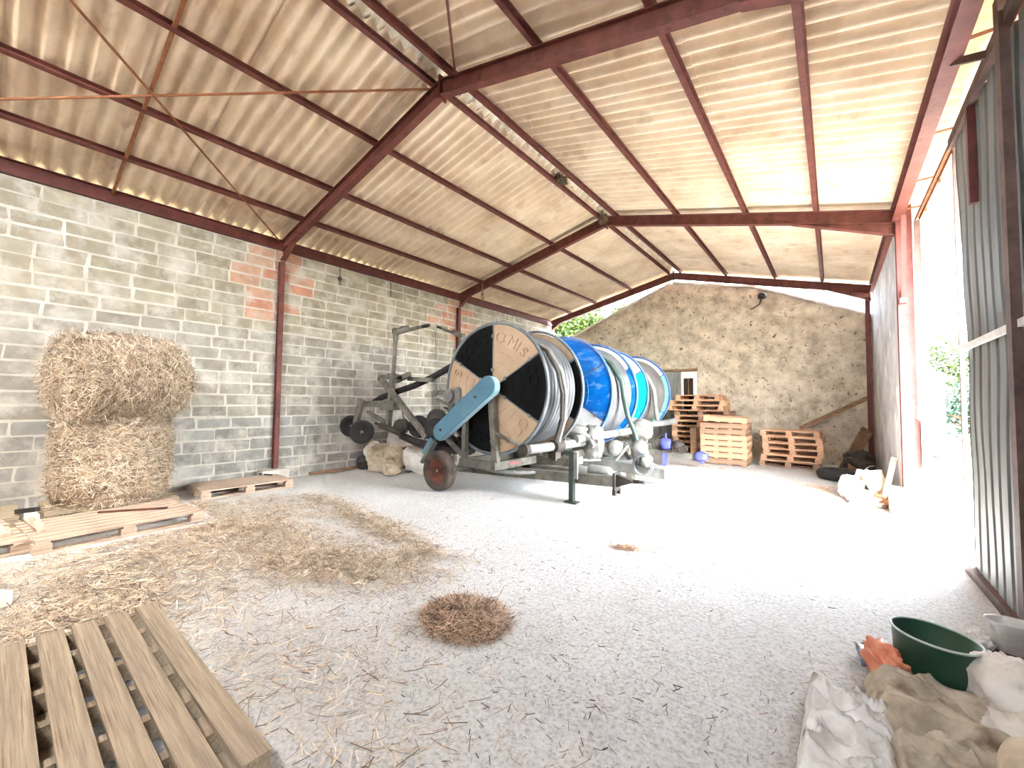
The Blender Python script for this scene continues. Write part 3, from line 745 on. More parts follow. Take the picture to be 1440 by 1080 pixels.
# gearbox and turbine behind the drum
m = MB(); m.blob((2.98, 1.95, 1.60), (0.30, 0.3, 0.34), 16, 12, 0.2, 2, 3, pw=0.6); m.cyl((2.9, 1.75, 1.62), (2.9, 1.9, 1.62), 0.12, 18); m.blob((3.30, 1.96, 1.50), (0.36, 0.3, 0.24), 14, 10, 0.2, 2, 5, pw=0.6); m.build('gearbox', M_pump, t1, o)
m = MB(); m.beam((2.93, 1.85, 1.45), (2.78, 1.85, 1.12), 0.05, 0.06); m.tube([(3.05, 1.9, 1.5), (2.95, 1.8, 1.35), (3.0, 1.85, 1.1), (2.82, 1.9, 0.95)], 0.02, 8)
m.beam((3.18, 1.9, 1.55), (2.88, 1.9, 1.10), 0.09, 0.09, up=(0, 1, 0)); m.tube([(3.1, 2.0, 1.4), (2.8, 2.0, 1.2), (2.7, 1.95, 0.9), (2.95, 2.0, 0.6)], 0.03, 8); m.build('pipework', M_galv, t1, o)
m = MB(); m.lathe([(0, -0.06), (0.17, -0.06), (0.20, -0.03), (0.20, 0.03), (0.17, 0.06), (0, 0.06)], (2.62, 1.75, 1.17), (0.35, -0.9, 0.1), 26); m.lathe([(0.09, -0.075), (0.13, -0.08), (0.14, -0.06)], (2.62, 1.75, 1.17), (0.35, -0.9, 0.1), 26)
m.build('pulley', M_iron, t1, o)
m = MB(); m.lathe([(0, -0.09), (0.19, -0.09), (0.22, -0.05), (0.22, 0.05), (0.19, 0.09), (0, 0.09)], (2.68, 1.70, 0.98), (0.75, -0.6, 0.1), 26); m.build('pulley', M_rubber, t1, o)
m = MB(); m.lathe([(0.10, -0.07), (0.20, -0.06), (0.22, 0.0), (0.20, 0.06), (0.10, 0.07), (0.10, -0.07)], (2.15, 1.72, 1.02), (0.35, -0.9, 0), 26); m.build('pulley', M_rubber, t1, o)
m = MB(); m.blob((3.05, 2.2, 0.75), (0.5, 0.5, 0.4), 16, 12, 0.35, 3, 8); m.blob((2.55, 2.1, 0.72), (0.5, 0.4, 0.3), 16, 12, 0.35, 3, 9); m.tube([(3.3, 1.95, 0.62), (2.9, 1.95, 0.60), (2.5, 1.85, 0.63), (2.2, 1.8, 0.72)], 0.06, 10)
m.build('drive_unit', M_iron, t1, o)
# axle, wheels, tow beam, jack, hitch
m = MB(); m.beam((3.11, 1.42, 0.33), (3.11, 3.2, 0.33), 0.09, 0.09); m.build('axle', M_galv, t1, o)
wheel(t1, o, (3.11, 1.40, 0.335), 0.335, 0.20, (0, -1, 0), M_tyre, M_rimR)
wheel(t1, o, (3.11, 3.27, 0.335), 0.335, 0.20, (0, 1, 0), M_tyre, M_rimR)
m = MB(); m.beam((2.75, 2.26, 0.255), (5.90, 2.24, 0.385), 0.13, 0.15); tb = m.build('tow_beam', M_galv, t1, o)
m = MB(); m.box((5.93, 2.24, 0.385), (0.03, 0.22, 0.26)); m.box((5.93, 2.16, 0.24), (0.05, 0.05, 0.08)); m.box((5.93, 2.32, 0.24), (0.05, 0.05, 0.08))
m.prism([(0, -0.09), (0.24, 0.0), (0.24, 0.03), (0, 0.09)], (5.94, 2.19, 0.40), (1, 0, 0), (0, 0, 1), (0, 0.10, 0)); m.tube([(6.14, 2.24, 0.41), (6.27, 2.24, 0.42)], 0.025, 8)
m.lathe([(0.028, -0.015), (0.05, -0.015), (0.05, 0.015), (0.028, 0.015), (0.028, -0.015)], (6.30, 2.24, 0.42), (0, 0, 1), 16); m.build('hitch', M_iron, tb, o)
m = MB(); m.beam((5.26, 2.13, 0.0), (5.26, 2.13, 0.76), 0.08, 0.07, up=(1, 0, 0)); m.box((5.26, 2.13, 0.012), (0.20, 0.14, 0.02)); m.box((5.22, 2.13, 0.75), (0.16, 0.09, 0.06)); m.build('jack_stand', M_dgreen, tb, o)
m = MB(); m.beam((5.32, 2.13, 0.36), (5.32, 2.13, 0.76), 0.035, 0.075, up=(1, 0, 0)); m.build('jack_sleeve', M_galvL, tb, o)
m = MB(); m.lathe([(0, 0), (0.085, 0), (0.10, 0.03), (0.10, 0.30), (0.07, 0.36), (0, 0.37)], (5.42, 2.38, 0.47), (1, 0.1, -0.05), 20); m.build('float_drum', M_galvL, t1, o)
m = MB(); m.beam((4.35, 2.40, 0.40), (5.15, 2.40, 0.43), 0.16, 0.09); m.build('tool_tray', M_galv, t1, o)
# hose guide in front of the drum
m = MB(); m.tube([(4.75, 1.64, 0.79), (4.75, 3.40, 0.785)], 0.075, 16); m.build('guide_rail', M_galvL, t1, o)
m = MB(); m.cyl((4.75, 1.56, 0.79), (4.75, 1.66, 0.79), 0.095, 18); m.build('rail_end', M_iron, t1, o)
m = MB(); m.tube([(4.62, 2.20, 2.44), (4.78, 2.22, 2.36), (4.99, 2.26, 2.0), (5.03, 2.32, 1.65), (4.98, 2.38, 1.25), (4.84, 2.44, 0.92), (4.78, 2.46, 0.62)], 0.036, 12); m.build('hose_tail', M_galvL, t1, o)
m = MB(); m.tube([(4.62, 2.10, 2.44), (4.80, 2.10, 2.34), (4.98, 2.16, 2.0), (5.02, 2.23, 1.65), (4.97, 2.30, 1.25), (4.83, 2.36, 0.92), (4.77, 2.38, 0.62)], 0.03, 10); m.build('hose_tail', M_iron, t1, o)
m = MB(); m.cyl((4.78, 2.34, 0.79), (4.78, 2.58, 0.79), 0.11, 16); m.box((4.76, 2.43, 0.66), (0.14, 0.16, 0.14)); m.beam((4.75, 2.46, 0.55), (4.75, 2.46, 0.75), 0.05, 0.05, up=(1, 0, 0)); m.build('guide_carriage', M_iron, t1, o)
m = MB(); m.box((4.076, 2.22, 0.47), (0.008, 0.22, 0.035)); m.build('sticker', M_pinkred, t1, o)
m = MB(); m.tube([(0.82, 1.60, 1.50), (1.05, 1.62, 1.575), (1.45, 1.65, 1.68), (1.95, 1.72, 1.80), (2.40, 1.85, 1.98), (2.78, 2.05, 2.22), (2.98, 2.3, 2.45)], [0.045, 0.06, 0.062, 0.062, 0.062, 0.06, 0.06], 12); m.build('drag_hose', M_rubber, t1, o)
m = MB(); m.tube([(2.72, 1.9, 0.64), (2.0, 1.75, 0.75), (1.30, 1.62, 0.95)], 0.05, 10); m.tube([(2.72, 2.0, 0.52), (1.95, 1.85, 0.66), (1.55, 1.75, 0.80)], 0.05, 10); m.build('lift_arm', M_iron, t1, o)

# ------------------------------------------------------------------ the other two reels
def other_reel(cx, y0, wd, R, zc, label, fr, rr, rim_m, hp, hose_m, beam_z):
    t = empty('hose_reel', (cx, y0 + wd / 2, 0), label, 'hose reel', 'irrigation hose reels'); o = t.location.copy()
    ym = y0 + wd / 2
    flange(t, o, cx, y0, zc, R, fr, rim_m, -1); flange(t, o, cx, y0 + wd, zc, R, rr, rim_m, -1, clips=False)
    coil(t, o, cx, y0 + 0.18, y0 + wd - 0.06, zc, R - 0.13, hp, 0.05, hose_m)
    m = MB(); m.lathe([(R - 0.16, y0 + 0.05), (R - 0.13, y0 + 0.09), (R - 0.16, y0 + 0.13), (R - 0.19, y0 + 0.17), (0.3, y0 + 0.17)], (cx, 0, zc), (0, 1, 0), 72); m.build('outer_hose_turn', M_rubber, t, o)
    m = MB(); zf_ = 0.46
    for a, b in (((cx - 0.55, y0 - 0.14), (cx + 0.2, y0 - 0.14)), ((cx + 0.2, y0 - 0.14), (cx + 0.2, y0 + wd + 0.14)), ((cx - 0.55, y0 - 0.14), (cx - 0.55, y0 + wd + 0.14)), ((cx - 0.55, y0 + wd + 0.14), (cx + 0.9, y0 + wd + 0.14))):
        m.beam((a[0], a[1], zf_), (b[0], b[1], zf_), 0.10, 0.13)
    m.build('turntable_frame', M_galv, t, o)
    m = MB(); m.lathe([(0.50, 0), (0.62, 0), (0.62, 0.05), (0.50, 0.05), (0.50, 0)], (cx + 0.15, ym, 0.34), (0, 0, 1), 40); m.build('turntable_ring', M_galvL, t, o)
    m = MB()
    for yy in (y0 - 0.12, y0 + wd + 0.12): m.beam((cx + 0.16, yy, 0.5), (cx + 0.03, yy, zc), 0.09, 0.11, up=(1, 0, 0))
    m.build('hub_post', M_galv, t, o)
    m = MB(); m.cyl((cx, y0 - 0.18, zc), (cx, y0 + wd + 0.18, zc), 0.12, 20); m.build('hub', M_iron, t, o)
    m = MB(); m.beam((cx - 0.74, y0 - 0.25, 0.33), (cx - 0.74, y0 + wd + 0.28, 0.33), 0.09, 0.09); m.build('axle', M_galv, t, o)
    wheel(t, o, (cx - 0.74, y0 - 0.28, 0.335), 0.335, 0.20, (0, -1, 0), M_tyre, M_rimR); wheel(t, o, (cx - 0.74, y0 + wd + 0.34, 0.335), 0.335, 0.20, (0, 1, 0), M_tyre, M_rimR)
    return t, o
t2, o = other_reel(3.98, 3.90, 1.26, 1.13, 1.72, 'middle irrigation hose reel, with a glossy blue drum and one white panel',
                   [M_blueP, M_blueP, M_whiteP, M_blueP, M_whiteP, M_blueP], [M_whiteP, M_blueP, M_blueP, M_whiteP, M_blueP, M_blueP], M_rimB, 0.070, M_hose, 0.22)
m = MB(); m.beam((2.9, 4.40, 0.36), (4.0, 4.40, 0.30), 0.14, 0.15); m.beam((4.0, 4.40, 0.30), (6.02, 4.38, 0.20), 0.15, 0.17); tb = m.build('tow_beam', M_galvL, t2, o)
m = MB(); m.prism([(0, -0.10), (0.16, -0.05), (0.34, 0.06), (0.30, 0.13), (0, 0.12)], (5.98, 4.28, 0.19), (1, 0, 0), (0, 0, 1), (0, 0.2, 0)); m.box((5.98, 4.38, 0.22), (0.05, 0.24, 0.22)); m.tube([(6.2, 4.38, 0.24), (6.42, 4.36, 0.21)], 0.02, 8); m.build('hitch', M_galvL, tb, o)
m = MB(); m.beam((5.28, 4.36, 0.0), (5.28, 4.36, 0.16), 0.17, 0.12, up=(1, 0, 0)); m.build('jack_stand', M_galv, tb, o)
m = MB(); m.tube([(4.80, 3.05, 0.86), (4.92, 5.5, 0.915)], 0.075, 16); m.build('guide_rail', M_galvL, t2, o)
m = MB(); m.tube([(4.70, 4.33, 2.42), (4.90, 4.34, 2.28), (5.10, 4.36, 1.95), (5.14, 4.40, 1.60), (5.18, 4.48, 1.25), (5.28, 4.56, 0.95), (5.36, 4.56, 0.66)], [0.05, 0.055, 0.055, 0.055, 0.052, 0.05, 0.05], 12); m.build('hose_tail', M_pipeG, t2, o)
m = MB()
m.blob((5.40, 4.50, 0.60), (0.34, 0.34, 0.40), 18, 14, 0.25, 2.6, 4); m.cyl((5.4, 4.5, 0.25), (5.4, 4.5, 0.55), 0.11, 16); m.blob((5.62, 4.30, 0.42), (0.22, 0.3, 0.26), 14, 10, 0.3, 2, 6)
m.tube([(5.05, 4.2, 0.40), (5.25, 4.30, 0.70)], 0.035, 8); m.tube([(5.15, 4.6, 0.75), (5.02, 4.55, 0.6), (5.2, 4.5, 0.4)], 0.04, 8); m.build('water_valve', M_pump, t2, o)
m = MB(); m.blob((4.86, 3.60, 0.78), (0.40, 0.34, 0.60), 20, 14, 0.3, 2.4, 11, pw=0.8); m.blob((4.62, 3.35, 0.98), (0.5, 0.4, 0.26), 16, 12, 0.4, 3, 12); m.tube([(4.6, 3.2, 1.05), (4.9, 3.35, 0.9), (5.05, 3.3, 0.75)], 0.035, 8)
for k in range(9): m.box((4.35 + 0.09 * k, 3.32 + 0.03 * (k % 3), 1.02 - 0.025 * k + 0.04 * (k % 2)), (0.06, 0.10, 0.07), rot=Ry(0.4 * k))
m.tube([(4.25, 3.3, 1.10), (4.55, 3.25, 1.0), (4.95, 3.3, 0.88)], 0.03, 8); m.tube([(4.95, 3.3, 0.86), (5.08, 3.2, 0.74)], 0.03, 8); m.build('turbine', M_pump, t2, o)
m = MB(); m.lathe([(0, -0.05), (0.16, -0.05), (0.17, 0), (0.12, 0.06), (0, 0.08)], (5.02, 4.25, 0.62), (0.4, -0.85, 0.2), 22); m.build('flywheel', M_pump, t2, o)
# coil of thin cable hanging on the beam
m = MB()
for k in range(6):
    rr_ = 0.165 + 0.006 * k; yk = 4.20 + 0.012 * k
    m.tube([(5.57 + rr_ * math.cos(2 * PI * s / 36) + 0.02 * math.sin(k), yk + 0.02 * math.sin(2 * PI * s / 36 + k), 0.345 + rr_ * math.sin(2 * PI * s / 36) + 0.004 * k) for s in range(36)], 0.0075, 6, closed=True)
m.tube([(5.45, 4.22, 0.47), (5.25, 4.25, 0.42), (5.0, 4.30, 0.38), (4.75, 4.32, 0.385)], 0.008, 6); m.tube([(5.68, 4.22, 0.46), (5.85, 4.28, 0.34), (5.8, 4.3, 0.28)], 0.008, 6)
tag(m.build('cable_coil', M_rimG, None, (5.57, 4.2, 0.3)), 'coil of thin grey cable hung on the tow beam of the middle reel', 'cable')
m = MB(); m.beam((4.42, 4.29, 0.386), (4.72, 4.29, 0.372), 0.006, 0.05, up=(0, 0, 1)); m.build('sticker', M_pinkred, t2, o)

t3, o = other_reel(3.83, 6.40, 1.65, 1.07, 1.776, 'farthest irrigation hose reel, with turquoise panels and a blue rim',
                   [M_whiteP, M_teal, M_teal, M_whiteP, M_teal, M_teal], [M_whiteP, M_mint, M_mint, M_whiteP, M_mint, M_mint], M_rimB, 0.052, M_hoseD, 0.3)
m = MB(); m.beam((2.9, 7.0, 0.40), (5.86, 7.0, 0.25), 0.13, 0.13); tb = m.build('tow_beam', M_galv, t3, o)
m = MB(); m.beam((5.11, 6.95, 0.0), (5.11, 6.95, 0.30), 0.12, 0.10, up=(1, 0, 0)); m.build('jack_stand', M_valve, tb, o)
m = MB(); m.blob((5.95, 6.95, 0.28), (0.30, 0.2, 0.20), 14, 10, 0.4, 2.5, 3, pw=0.7); m.tube([(5.9, 6.95, 0.2), (5.97, 6.95, 0.12)], 0.04, 8); m.build('hitch', M_valve, tb, o)
m = MB(); m.blob((5.15, 6.9, 0.52), (0.24, 0.2, 0.26), 14, 10, 0.3, 2.5, 7, pw=0.7); m.cyl((5.15, 6.9, 0.56), (5.15, 6.9, 0.78), 0.02, 8); m.build('blue_valve', M_valve, t3, o)
m = MB(); m.tube([(4.92, 6.9, 0.40), (4.90, 6.9, 0.62), (5.02, 6.9, 0.74), (5.14, 6.9, 0.70)], 0.018, 8); m.blob((5.42, 6.95, 0.50), (0.30, 0.26, 0.26), 14, 10, 0.4, 3, 9); m.tube([(5.1, 6.85, 0.38), (5.25, 6.85, 0.33), (5.4, 6.85, 0.40), (5.35, 6.85, 0.50), (5.15, 6.85, 0.46)], 0.014, 6); m.build('fittings', M_iron, t3, o)
m = MB(); m.cyl((5.54, 6.85, 0.42), (5.54, 7.0, 0.42), 0.10, 16); m.build('coupling', M_iron, t3, o)
m = MB(); m.tube([(4.66, 6.3, 0.98), (5.0, 6.8, 1.01), (5.42, 6.80, 1.10)], 0.07, 14); m.build('guide_rail', M_galvL, t3, o)
m = MB(); m.tube([(4.72, 6.70, 2.25), (4.92, 6.72, 1.85), (4.93, 6.80, 1.5), (4.93, 6.95, 1.1)], 0.055, 10); m.build('hose_tail', M_galvL, t3, o)
m = MB(); m.blob((5.00, 5.62, 0.92), (0.52, 0.40, 0.50), 20, 14, 0.35, 2.4, 21, pw=0.8); m.blob((4.78, 5.58, 1.06), (0.30, 0.3, 0.30), 14, 10, 0.3, 2, 22); m.box((5.10, 5.60, 0.58), (0.06, 0.06, 0.24)); m.box((4.84, 5.66, 0.62), (0.08, 0.06, 0.34)); m.tube([(5.15, 5.6, 0.72), (5.13, 5.55, 0.4), (5.10, 5.5, 0.22)], 0.02, 8); m.build('turbine', M_pump, t3, o)

# ------------------------------------------------------------------ sprinkler gun carts carried behind the reels
def gun_cart(dx, dy, label, gun_dir, wheels=True, dz=0.0):
    t = empty('sprinkler_cart', (1.55 + dx, 1.5 + dy, 0.0), label, 'sprinkler cart', 'sprinkler gun carts'); o = t.location.copy()
    D = V((dx, dy, dz)); P = lambda x, y, z: V((x, y, z)) + D
    m = MB(); m.beam(P(1.47, 1.50, 0.92), P(1.60, 1.50, 2.02), 0.09, 0.09, up=(1, 0, 0)); m.tube([P(1.60, 1.5, 2.02), P(1.66, 1.5, 2.78)], 0.04, 12); m.box(P(1.60, 1.5, 2.03), (0.18, 0.14, 0.03)); m.build('riser_pipe', M_galv, t, o)
    g = V(gun_dir).normalized(); h = P(1.67, 1.5, 2.86)
    m = MB(); m.tube([P(1.66, 1.5, 2.70), P(1.66, 1.5, 2.80), h, h + g * 0.14, h + g * 0.45, h + g * 0.85], [0.05, 0.06, 0.07, 0.055, 0.04, 0.028], 12); m.box(h + V((0, 0, 0.02)), (0.12, 0.12, 0.10)); m.box(h + g * 0.3 + V((0, 0, 0.06)), (0.16, 0.04, 0.05))
    m.tube([h + V((0, 0, 0.03)), h + g * 0.2 + V((0, 0, 0.09)), h + g * 0.4 + V((0, 0, 0.06))], 0.014, 6); m.build('sprinkler_gun', M_galv, t, o)
    m = MB(); m.tube([h + g * 0.80, h + g * 0.98], [0.034, 0.03], 10); m.build('nozzle', M_rubber, t, o)
    m = MB(); m.beam(P(1.25, 1.5, 1.99), P(1.95, 1.5, 1.96), 0.08, 0.09); m.beam(P(1.70, 1.5, 1.90), P(2.12, 1.5, 2.02), 0.08, 0.09); m.beam(P(1.95, 1.6, 1.94), P(2.55, 1.7, 1.90), 0.06, 0.08); m.build('top_bar', M_galv, t, o)
    m = MB(); m.beam(P(1.27, 1.42, 1.98), P(2.62, 1.52, 0.86), 0.10, 0.08, up=(0, 1, 0)); m.build('diagonal_strut', M_galv, t, o)
    m = MB(); m.beam(P(0.72, 1.48, 1.44), P(1.75, 1.48, 1.45), 0.12, 0.13); m.beam(P(1.35, 1.47, 1.42), P(1.78, 1.47, 1.42), 0.15, 0.18); m.beam(P(0.80, 1.48, 1.28), P(1.42, 1.48, 1.08), 0.06, 0.07, up=(0, 1, 0)); m.build('cross_beam', M_galv, t, o)
    if not wheels:
        m = MB(); m.beam(P(1.47, 1.50, 0.95), V((1.47 + dx, 1.50 + dy, 0.0)), 0.09, 0.09, up=(1, 0, 0)); m.build('support_leg', M_galv, t, o)
    if wheels:
        m = MB(); m.beam(P(0.90, 1.30, 1.52), P(0.72, 1.24, 0.98), 0.10, 0.07, up=(0, 1, 0)); m.beam(P(0.62, 1.38, 1.42), P(0.52, 1.36, 1.06), 0.07, 0.07, up=(0, 1, 0)); m.beam(P(0.95, 1.1, 0.88), P(0.45, 1.36, 0.98), 0.05, 0.05); m.build('wheel_leg', M_galv, t, o)
        wheel(t, o, P(1.17, 1.12, 0.90), 0.225, 0.12, (0.75, -0.62, 0.0), M_rubber, M_rubber, hub_m=M_galv); wheel(t, o, P(0.38, 1.36, 0.97), 0.225, 0.12, (0.75, -0.62, 0.0), M_rubber, M_rubber, hub_m=M_galv)
    m = MB(); m.tube([P(1.30, 1.45, 1.02), P(1.55, 1.45, 0.98), P(2.0, 1.46, 0.90)], 0.055, 10); m.tube([P(1.12, 1.45, 1.06), P(1.3, 1.45, 1.02)], 0.025, 8); m.tube([P(1.93, 1.46, 1.42), P(2.1, 1.48, 0.92)], 0.012, 6); m.blob(P(1.75, 1.62, 1.02), (0.4, 0.3, 0.3), 14, 10, 0.3, 2.5, 4); m.build('undercarriage', M_iron, t, o)
    return t
gun_cart(0, 0, 'two-wheeled sprinkler gun cart hung behind the nearest reel, close to the block wall', (1, 0, 0.03))
c2 = gun_cart(-0.6, 2.4, 'second sprinkler gun cart, only its gun showing behind the black and cream drum', (-1, 0.0, 0.37), wheels=False, dz=0.29)
# ================================================================== pallets
M_pw = [mat('pale_pallet_wood', (148, 126, 106), (194, 174, 152), 3.0, 0.85, stretch=(0.5, 7, 7), bump=0.25, bscale=14, third=((120, 92, 70), 4.0, 0.60, 0.75)),
        mat('grey_pallet_wood', (118, 104, 86), (158, 142, 118), 3.0, 0.85, stretch=(0.6, 20, 20), bump=0.3, bscale=14, third=((110, 88, 66), 4.0, 0.58, 0.74)),
        mat('orange_pallet_wood', (176, 132, 98), (206, 166, 132), 3.0, 0.85, stretch=(0.5, 7, 7), bump=0.2, bscale=14),
        mat('dark_pallet_wood', (128, 98, 74), (172, 138, 110), 3.0, 0.85, stretch=(0.5, 7, 7), bump=0.2, bscale=14)]
GP = 'wooden pallets'
def pallet(loc, rz, label, L=1.2, W=1.0, nb=7, wood=0, style='block', bw=0.10, tilt=None, seed=0, h=0.14, group=GP, nstr=3, skip=()):
    """deck boards run along local x; bearers run along local y (style 'bearer') or local x (style 'block')"""
    r = random.Random(seed * 7 + 1)
    t = empty('wooden_pallet', loc, label, 'pallet', group, rz)
    if tilt: t.rotation_euler = (tilt[0], tilt[1], rz)
    M = M_pw[wood]
    def part(name, c, size, rot=None):
        m = MB(); m.box((0, 0, 0), size, rot=rot); ob = m.build(name, M, t); ob.location = c; 
        return ob
    for i in range(nb):
        if i in skip: continue
        y = -W / 2 + bw / 2 + (W - bw) * i / (nb - 1)
        part('deck_board', (r.uniform(-0.006, 0.006), y + r.uniform(-0.004, 0.004), h - 0.011), (L, bw * r.uniform(0.94, 1.03), 0.022), Rz(r.uniform(-0.006, 0.006)))
    if style == 'bearer':
        for i in range(nstr):
            x = -L / 2 + 0.03 + (L - 0.06) * i / (nstr - 1)
            part('bearer', (x, 0, h / 2 - 0.003), (0.05, W, h - 0.05))
        for i in range(3):
            y = -W / 2 + 0.06 + (W - 0.12) * i / 2
            part('bottom_board', (0, y, 0.011), (L, 0.10, 0.022))
    elif style == 'solid':
        for i in range(3):
            part('bearer', (0, -W / 2 + 0.03 + (W - 0.06) * i / 2, h / 2), (L, 0.04, h - 0.046))
        for i in range(4):
            part('bottom_board', (-L / 2 + 0.06 + (L - 0.12) * i / 3, 0, 0.011), (0.11, W, 0.022))
    else:
        for i in range(3):
            x = -L / 2 + 0.06 + (L - 0.12) * i / 2
            part('cross_board', (x, 0, h - 0.033), (0.10, W, 0.022))
            for j in range(3):
                part('block', (x, -W / 2 + 0.06 + (W - 0.12) * j / 2, (h - 0.044 + 0.022) / 2), (0.13, 0.10, h - 0.066))
        for j in range(3):
            part('bottom_board', (0, -W / 2 + 0.06 + (W - 0.12) * j / 2, 0.011), (L, 0.10, 0.022))
    return t
# foreground pallet, split board on its right edge
pallet((5.715, -3.17, 0.0), 0.0, 'long greyish pallet in the left foreground, wide boards with gaps', L=1.86, W=1.09, nb=8, wood=1, style='bearer', bw=0.105, nstr=7, seed=2, h=0.145)
# under and around the bales
pallet((1.82, -2.42, 0.0), PI / 2 + 0.10, 'pale pallet in front of the straw bales, edge facing the room', L=1.38, W=1.02, wood=0, seed=3, nb=7)
pallet((1.66, -3.75, 0.0), PI / 2 + 0.14, 'pale pallet at the left edge with short boards lying on it', L=1.2, W=1.3, wood=0, seed=4, nb=8, skip=(4,))
pallet((0.66, -2.30, 0.0), PI / 2, 'pallet under the straw bales against the block wall', L=1.25, W=1.0, wood=1, seed=5)
pallet((0.60, -0.71, 0.0), PI / 2 - 0.03, 'pale pallet lying by the block wall in front of the red post footing', L=1.30, W=0.80, wood=0, seed=6)
pallet((0.55, -3.70, 0.0), PI / 2, 'pallet in the dark corner left of the straw bales', L=1.2, W=0.9, wood=1, seed=8)
# loose boards on and beside them
def plank(name, a, b, w, h, m_, label, cat='board', up=(0, 0, 1)):
    k = MB(); k.beam((0, 0, 0), V(b) - V(a), w, h, up=up); tag(k.build(name, m_, None, None), label, cat).location = a
plank('loose_board', (1.30, -3.05, 0.156), (2.05, -2.98, 0.16), 0.09, 0.025, M_pw[0], 'short pale board lying on the left pallet, nearer the bales')
plank('loose_board', (1.45, -3.30, 0.156), (2.0, -3.22, 0.16), 0.10, 0.025, M_pw[0], 'short pale board lying on the left pallet, at the left edge')
plank('loose_board', (0.85, -3.12, 0.17), (1.15, -2.98, 0.22), 0.05, 0.05, M_rubber, 'short black stick at the foot of the bales')
plank('loose_board', (1.50, -2.52, 0.152), (1.85, -1.95, 0.152), 0.035, 0.02, M_rimR, 'narrow dark reddish batten lying on the pallet in front of the bales')
plank('loose_board', (2.60, -1.92, 0.03), (2.86, -1.55, 0.03), 0.08, 0.05, M_pw[0], 'pale wood offcut on the straw beside the bale pallet')
plank('loose_board', (3.45, -3.40, 0.05), (3.72, -3.26, 0.06), 0.12, 0.10, M_plinth, 'whitish block at the left edge on the straw')
plank('loose_board', (0.10, 0.65, 0.03), (0.16, 2.30, 0.05), 0.07, 0.05, M_oldwood, 'long plank lying along the foot of the block wall')
plank('loose_board', (0.18, -0.30, 0.16), (0.42, -0.18, 0.155), 0.03, 0.02, M_iron, 'short dark strip beside the footing of the red post')

# ================================================================== far pallet stacks
def stack(x, y, n, kinds, lab, seed, L=1.2, W=1.0, rz=0.0, wood=2, style='block', z0=0.0, jit=0.03, ang=0.05):
    r = random.Random(seed); z = z0
    names = ['bottom', 'second from the bottom', 'third from the bottom', 'fourth from the bottom', 'fifth from the bottom', 'sixth from the bottom', 'seventh from the bottom', 'eighth from the bottom', 'ninth from the bottom']
    for i in range(n):
        nm = 'top' if i == n - 1 else names[i]
        pallet((x + r.uniform(-jit, jit), y + r.uniform(-jit, jit), z), rz + r.uniform(-ang, ang), f'{lab}, {nm}', L=L, W=W, nb=6, wood=wood if r.random() < 0.7 else 3, style=style, seed=seed * 20 + i, h=0.145)
        z += 0.147
names12 = None
def far_stack(lab, x, y, n, seed, **k):
    stack(x, y, n, None, lab, seed, **k)
far_stack('brown pallet in the tallest stack at the far wall', 5.46, 9.28, 9, 31, L=1.42, W=0.90, wood=2, style='block', jit=0.04, ang=0.03)
r_ = random.Random(77)
for i in range(3):
    pallet((5.32 + 0.06 * i + r_.uniform(-.04, .04), 9.24, 9 * 0.147 + i * 0.147), r_.uniform(-.06, .06), ['third pallet from the top of the tallest stack at the far wall', 'second pallet from the top of the tallest stack at the far wall', 'uppermost pallet of the tallest stack at the far wall'][i], L=1.45 if i < 2 else 1.15, W=0.9, nb=6, wood=2, seed=900 + i, h=0.145)
far_stack('solid-sided orange pallet in the square middle stack', 6.20, 8.38, 7, 41, L=1.06, W=0.76, wood=2, style='solid', jit=0.015, ang=0.02)
pallet((6.22, 8.38, 7 * 0.147 + 0.03), 0.05, 'broken orange-brown pallet lying crooked on the square stack', L=0.98, W=0.72, nb=5, wood=2, style='solid', tilt=(0.03, 0.05), seed=46)
far_stack('pale brown pallet in the low right-hand stack', 7.56, 8.98, 6, 51, L=1.2, W=0.95, wood=2, style='block', jit=0.05, ang=0.06)
plank('loose_board', (5.42, 8.40, 0.05), (5.38, 8.50, 0.85), 0.16, 0.02, M_pw[2], 'upright orange board leaning against the tallest pallet stack', up=(0, 1, 0))
plank('loose_board', (7.70, 9.62, 0.90), (9.10, 9.72, 1.72), 0.05, 0.10, M_oldwood, 'long grey-brown pole leaning across the gable wall above the low stack')
plank('loose_board', (8.52, 8.85, 0.02), (8.98, 9.35, 0.98), 0.16, 0.03, M_oldwood, 'dark board leaning in the far right corner', up=(0.5, -0.5, 0.3))
plank('loose_board', (8.66, 8.95, 0.02), (9.06, 9.25, 0.90), 0.08, 0.03, M_oldwood, 'narrow batten leaning in the far right corner', up=(0.5, -0.5, 0.3))

# ================================================================== straw
def straw_mat(name, c1, c2, third):
    m = attr_mat(name, rough=0.75, scale=14, amount=0.35, bump=0.0); return m
M_straw = straw_mat('straw', None, None, None)
M_core = mat('packed_straw', (104, 84, 64), (182, 158, 128), 9.0, 0.9, bump=0.9, bscale=30, detail=10)
STRAWC = [(214, 199, 172), (188, 168, 141), (226, 213, 190), (150, 128, 105), (200, 180, 151), (114, 93, 75)]
def fibre(m, p, d, n, L, w, r, bend=0.25, col=None):
    d = d.normalized(); n = n.normalized(); s_ = d.cross(n)
    if s_.length < 1e-6: s_ = V((1, 0, 0))
    k = r.uniform(-bend, bend); e = r.uniform(-bend, bend) * 0.5
    pts = [p - d * L * 0.5, p + s_ * (k * L * 0.15) + n * (e * L * 0.2), p + d * L * 0.5 + s_ * (k * L * 0.1) + n * (L * 0.12 * r.random())]
    m.ribbon(pts, w, n + s_ * r.uniform(-0.7, 0.7), 1 if len([1]) and m is not None and getattr(m, 'two', False) else 0, lin(col or r.choice(STRAWC)))
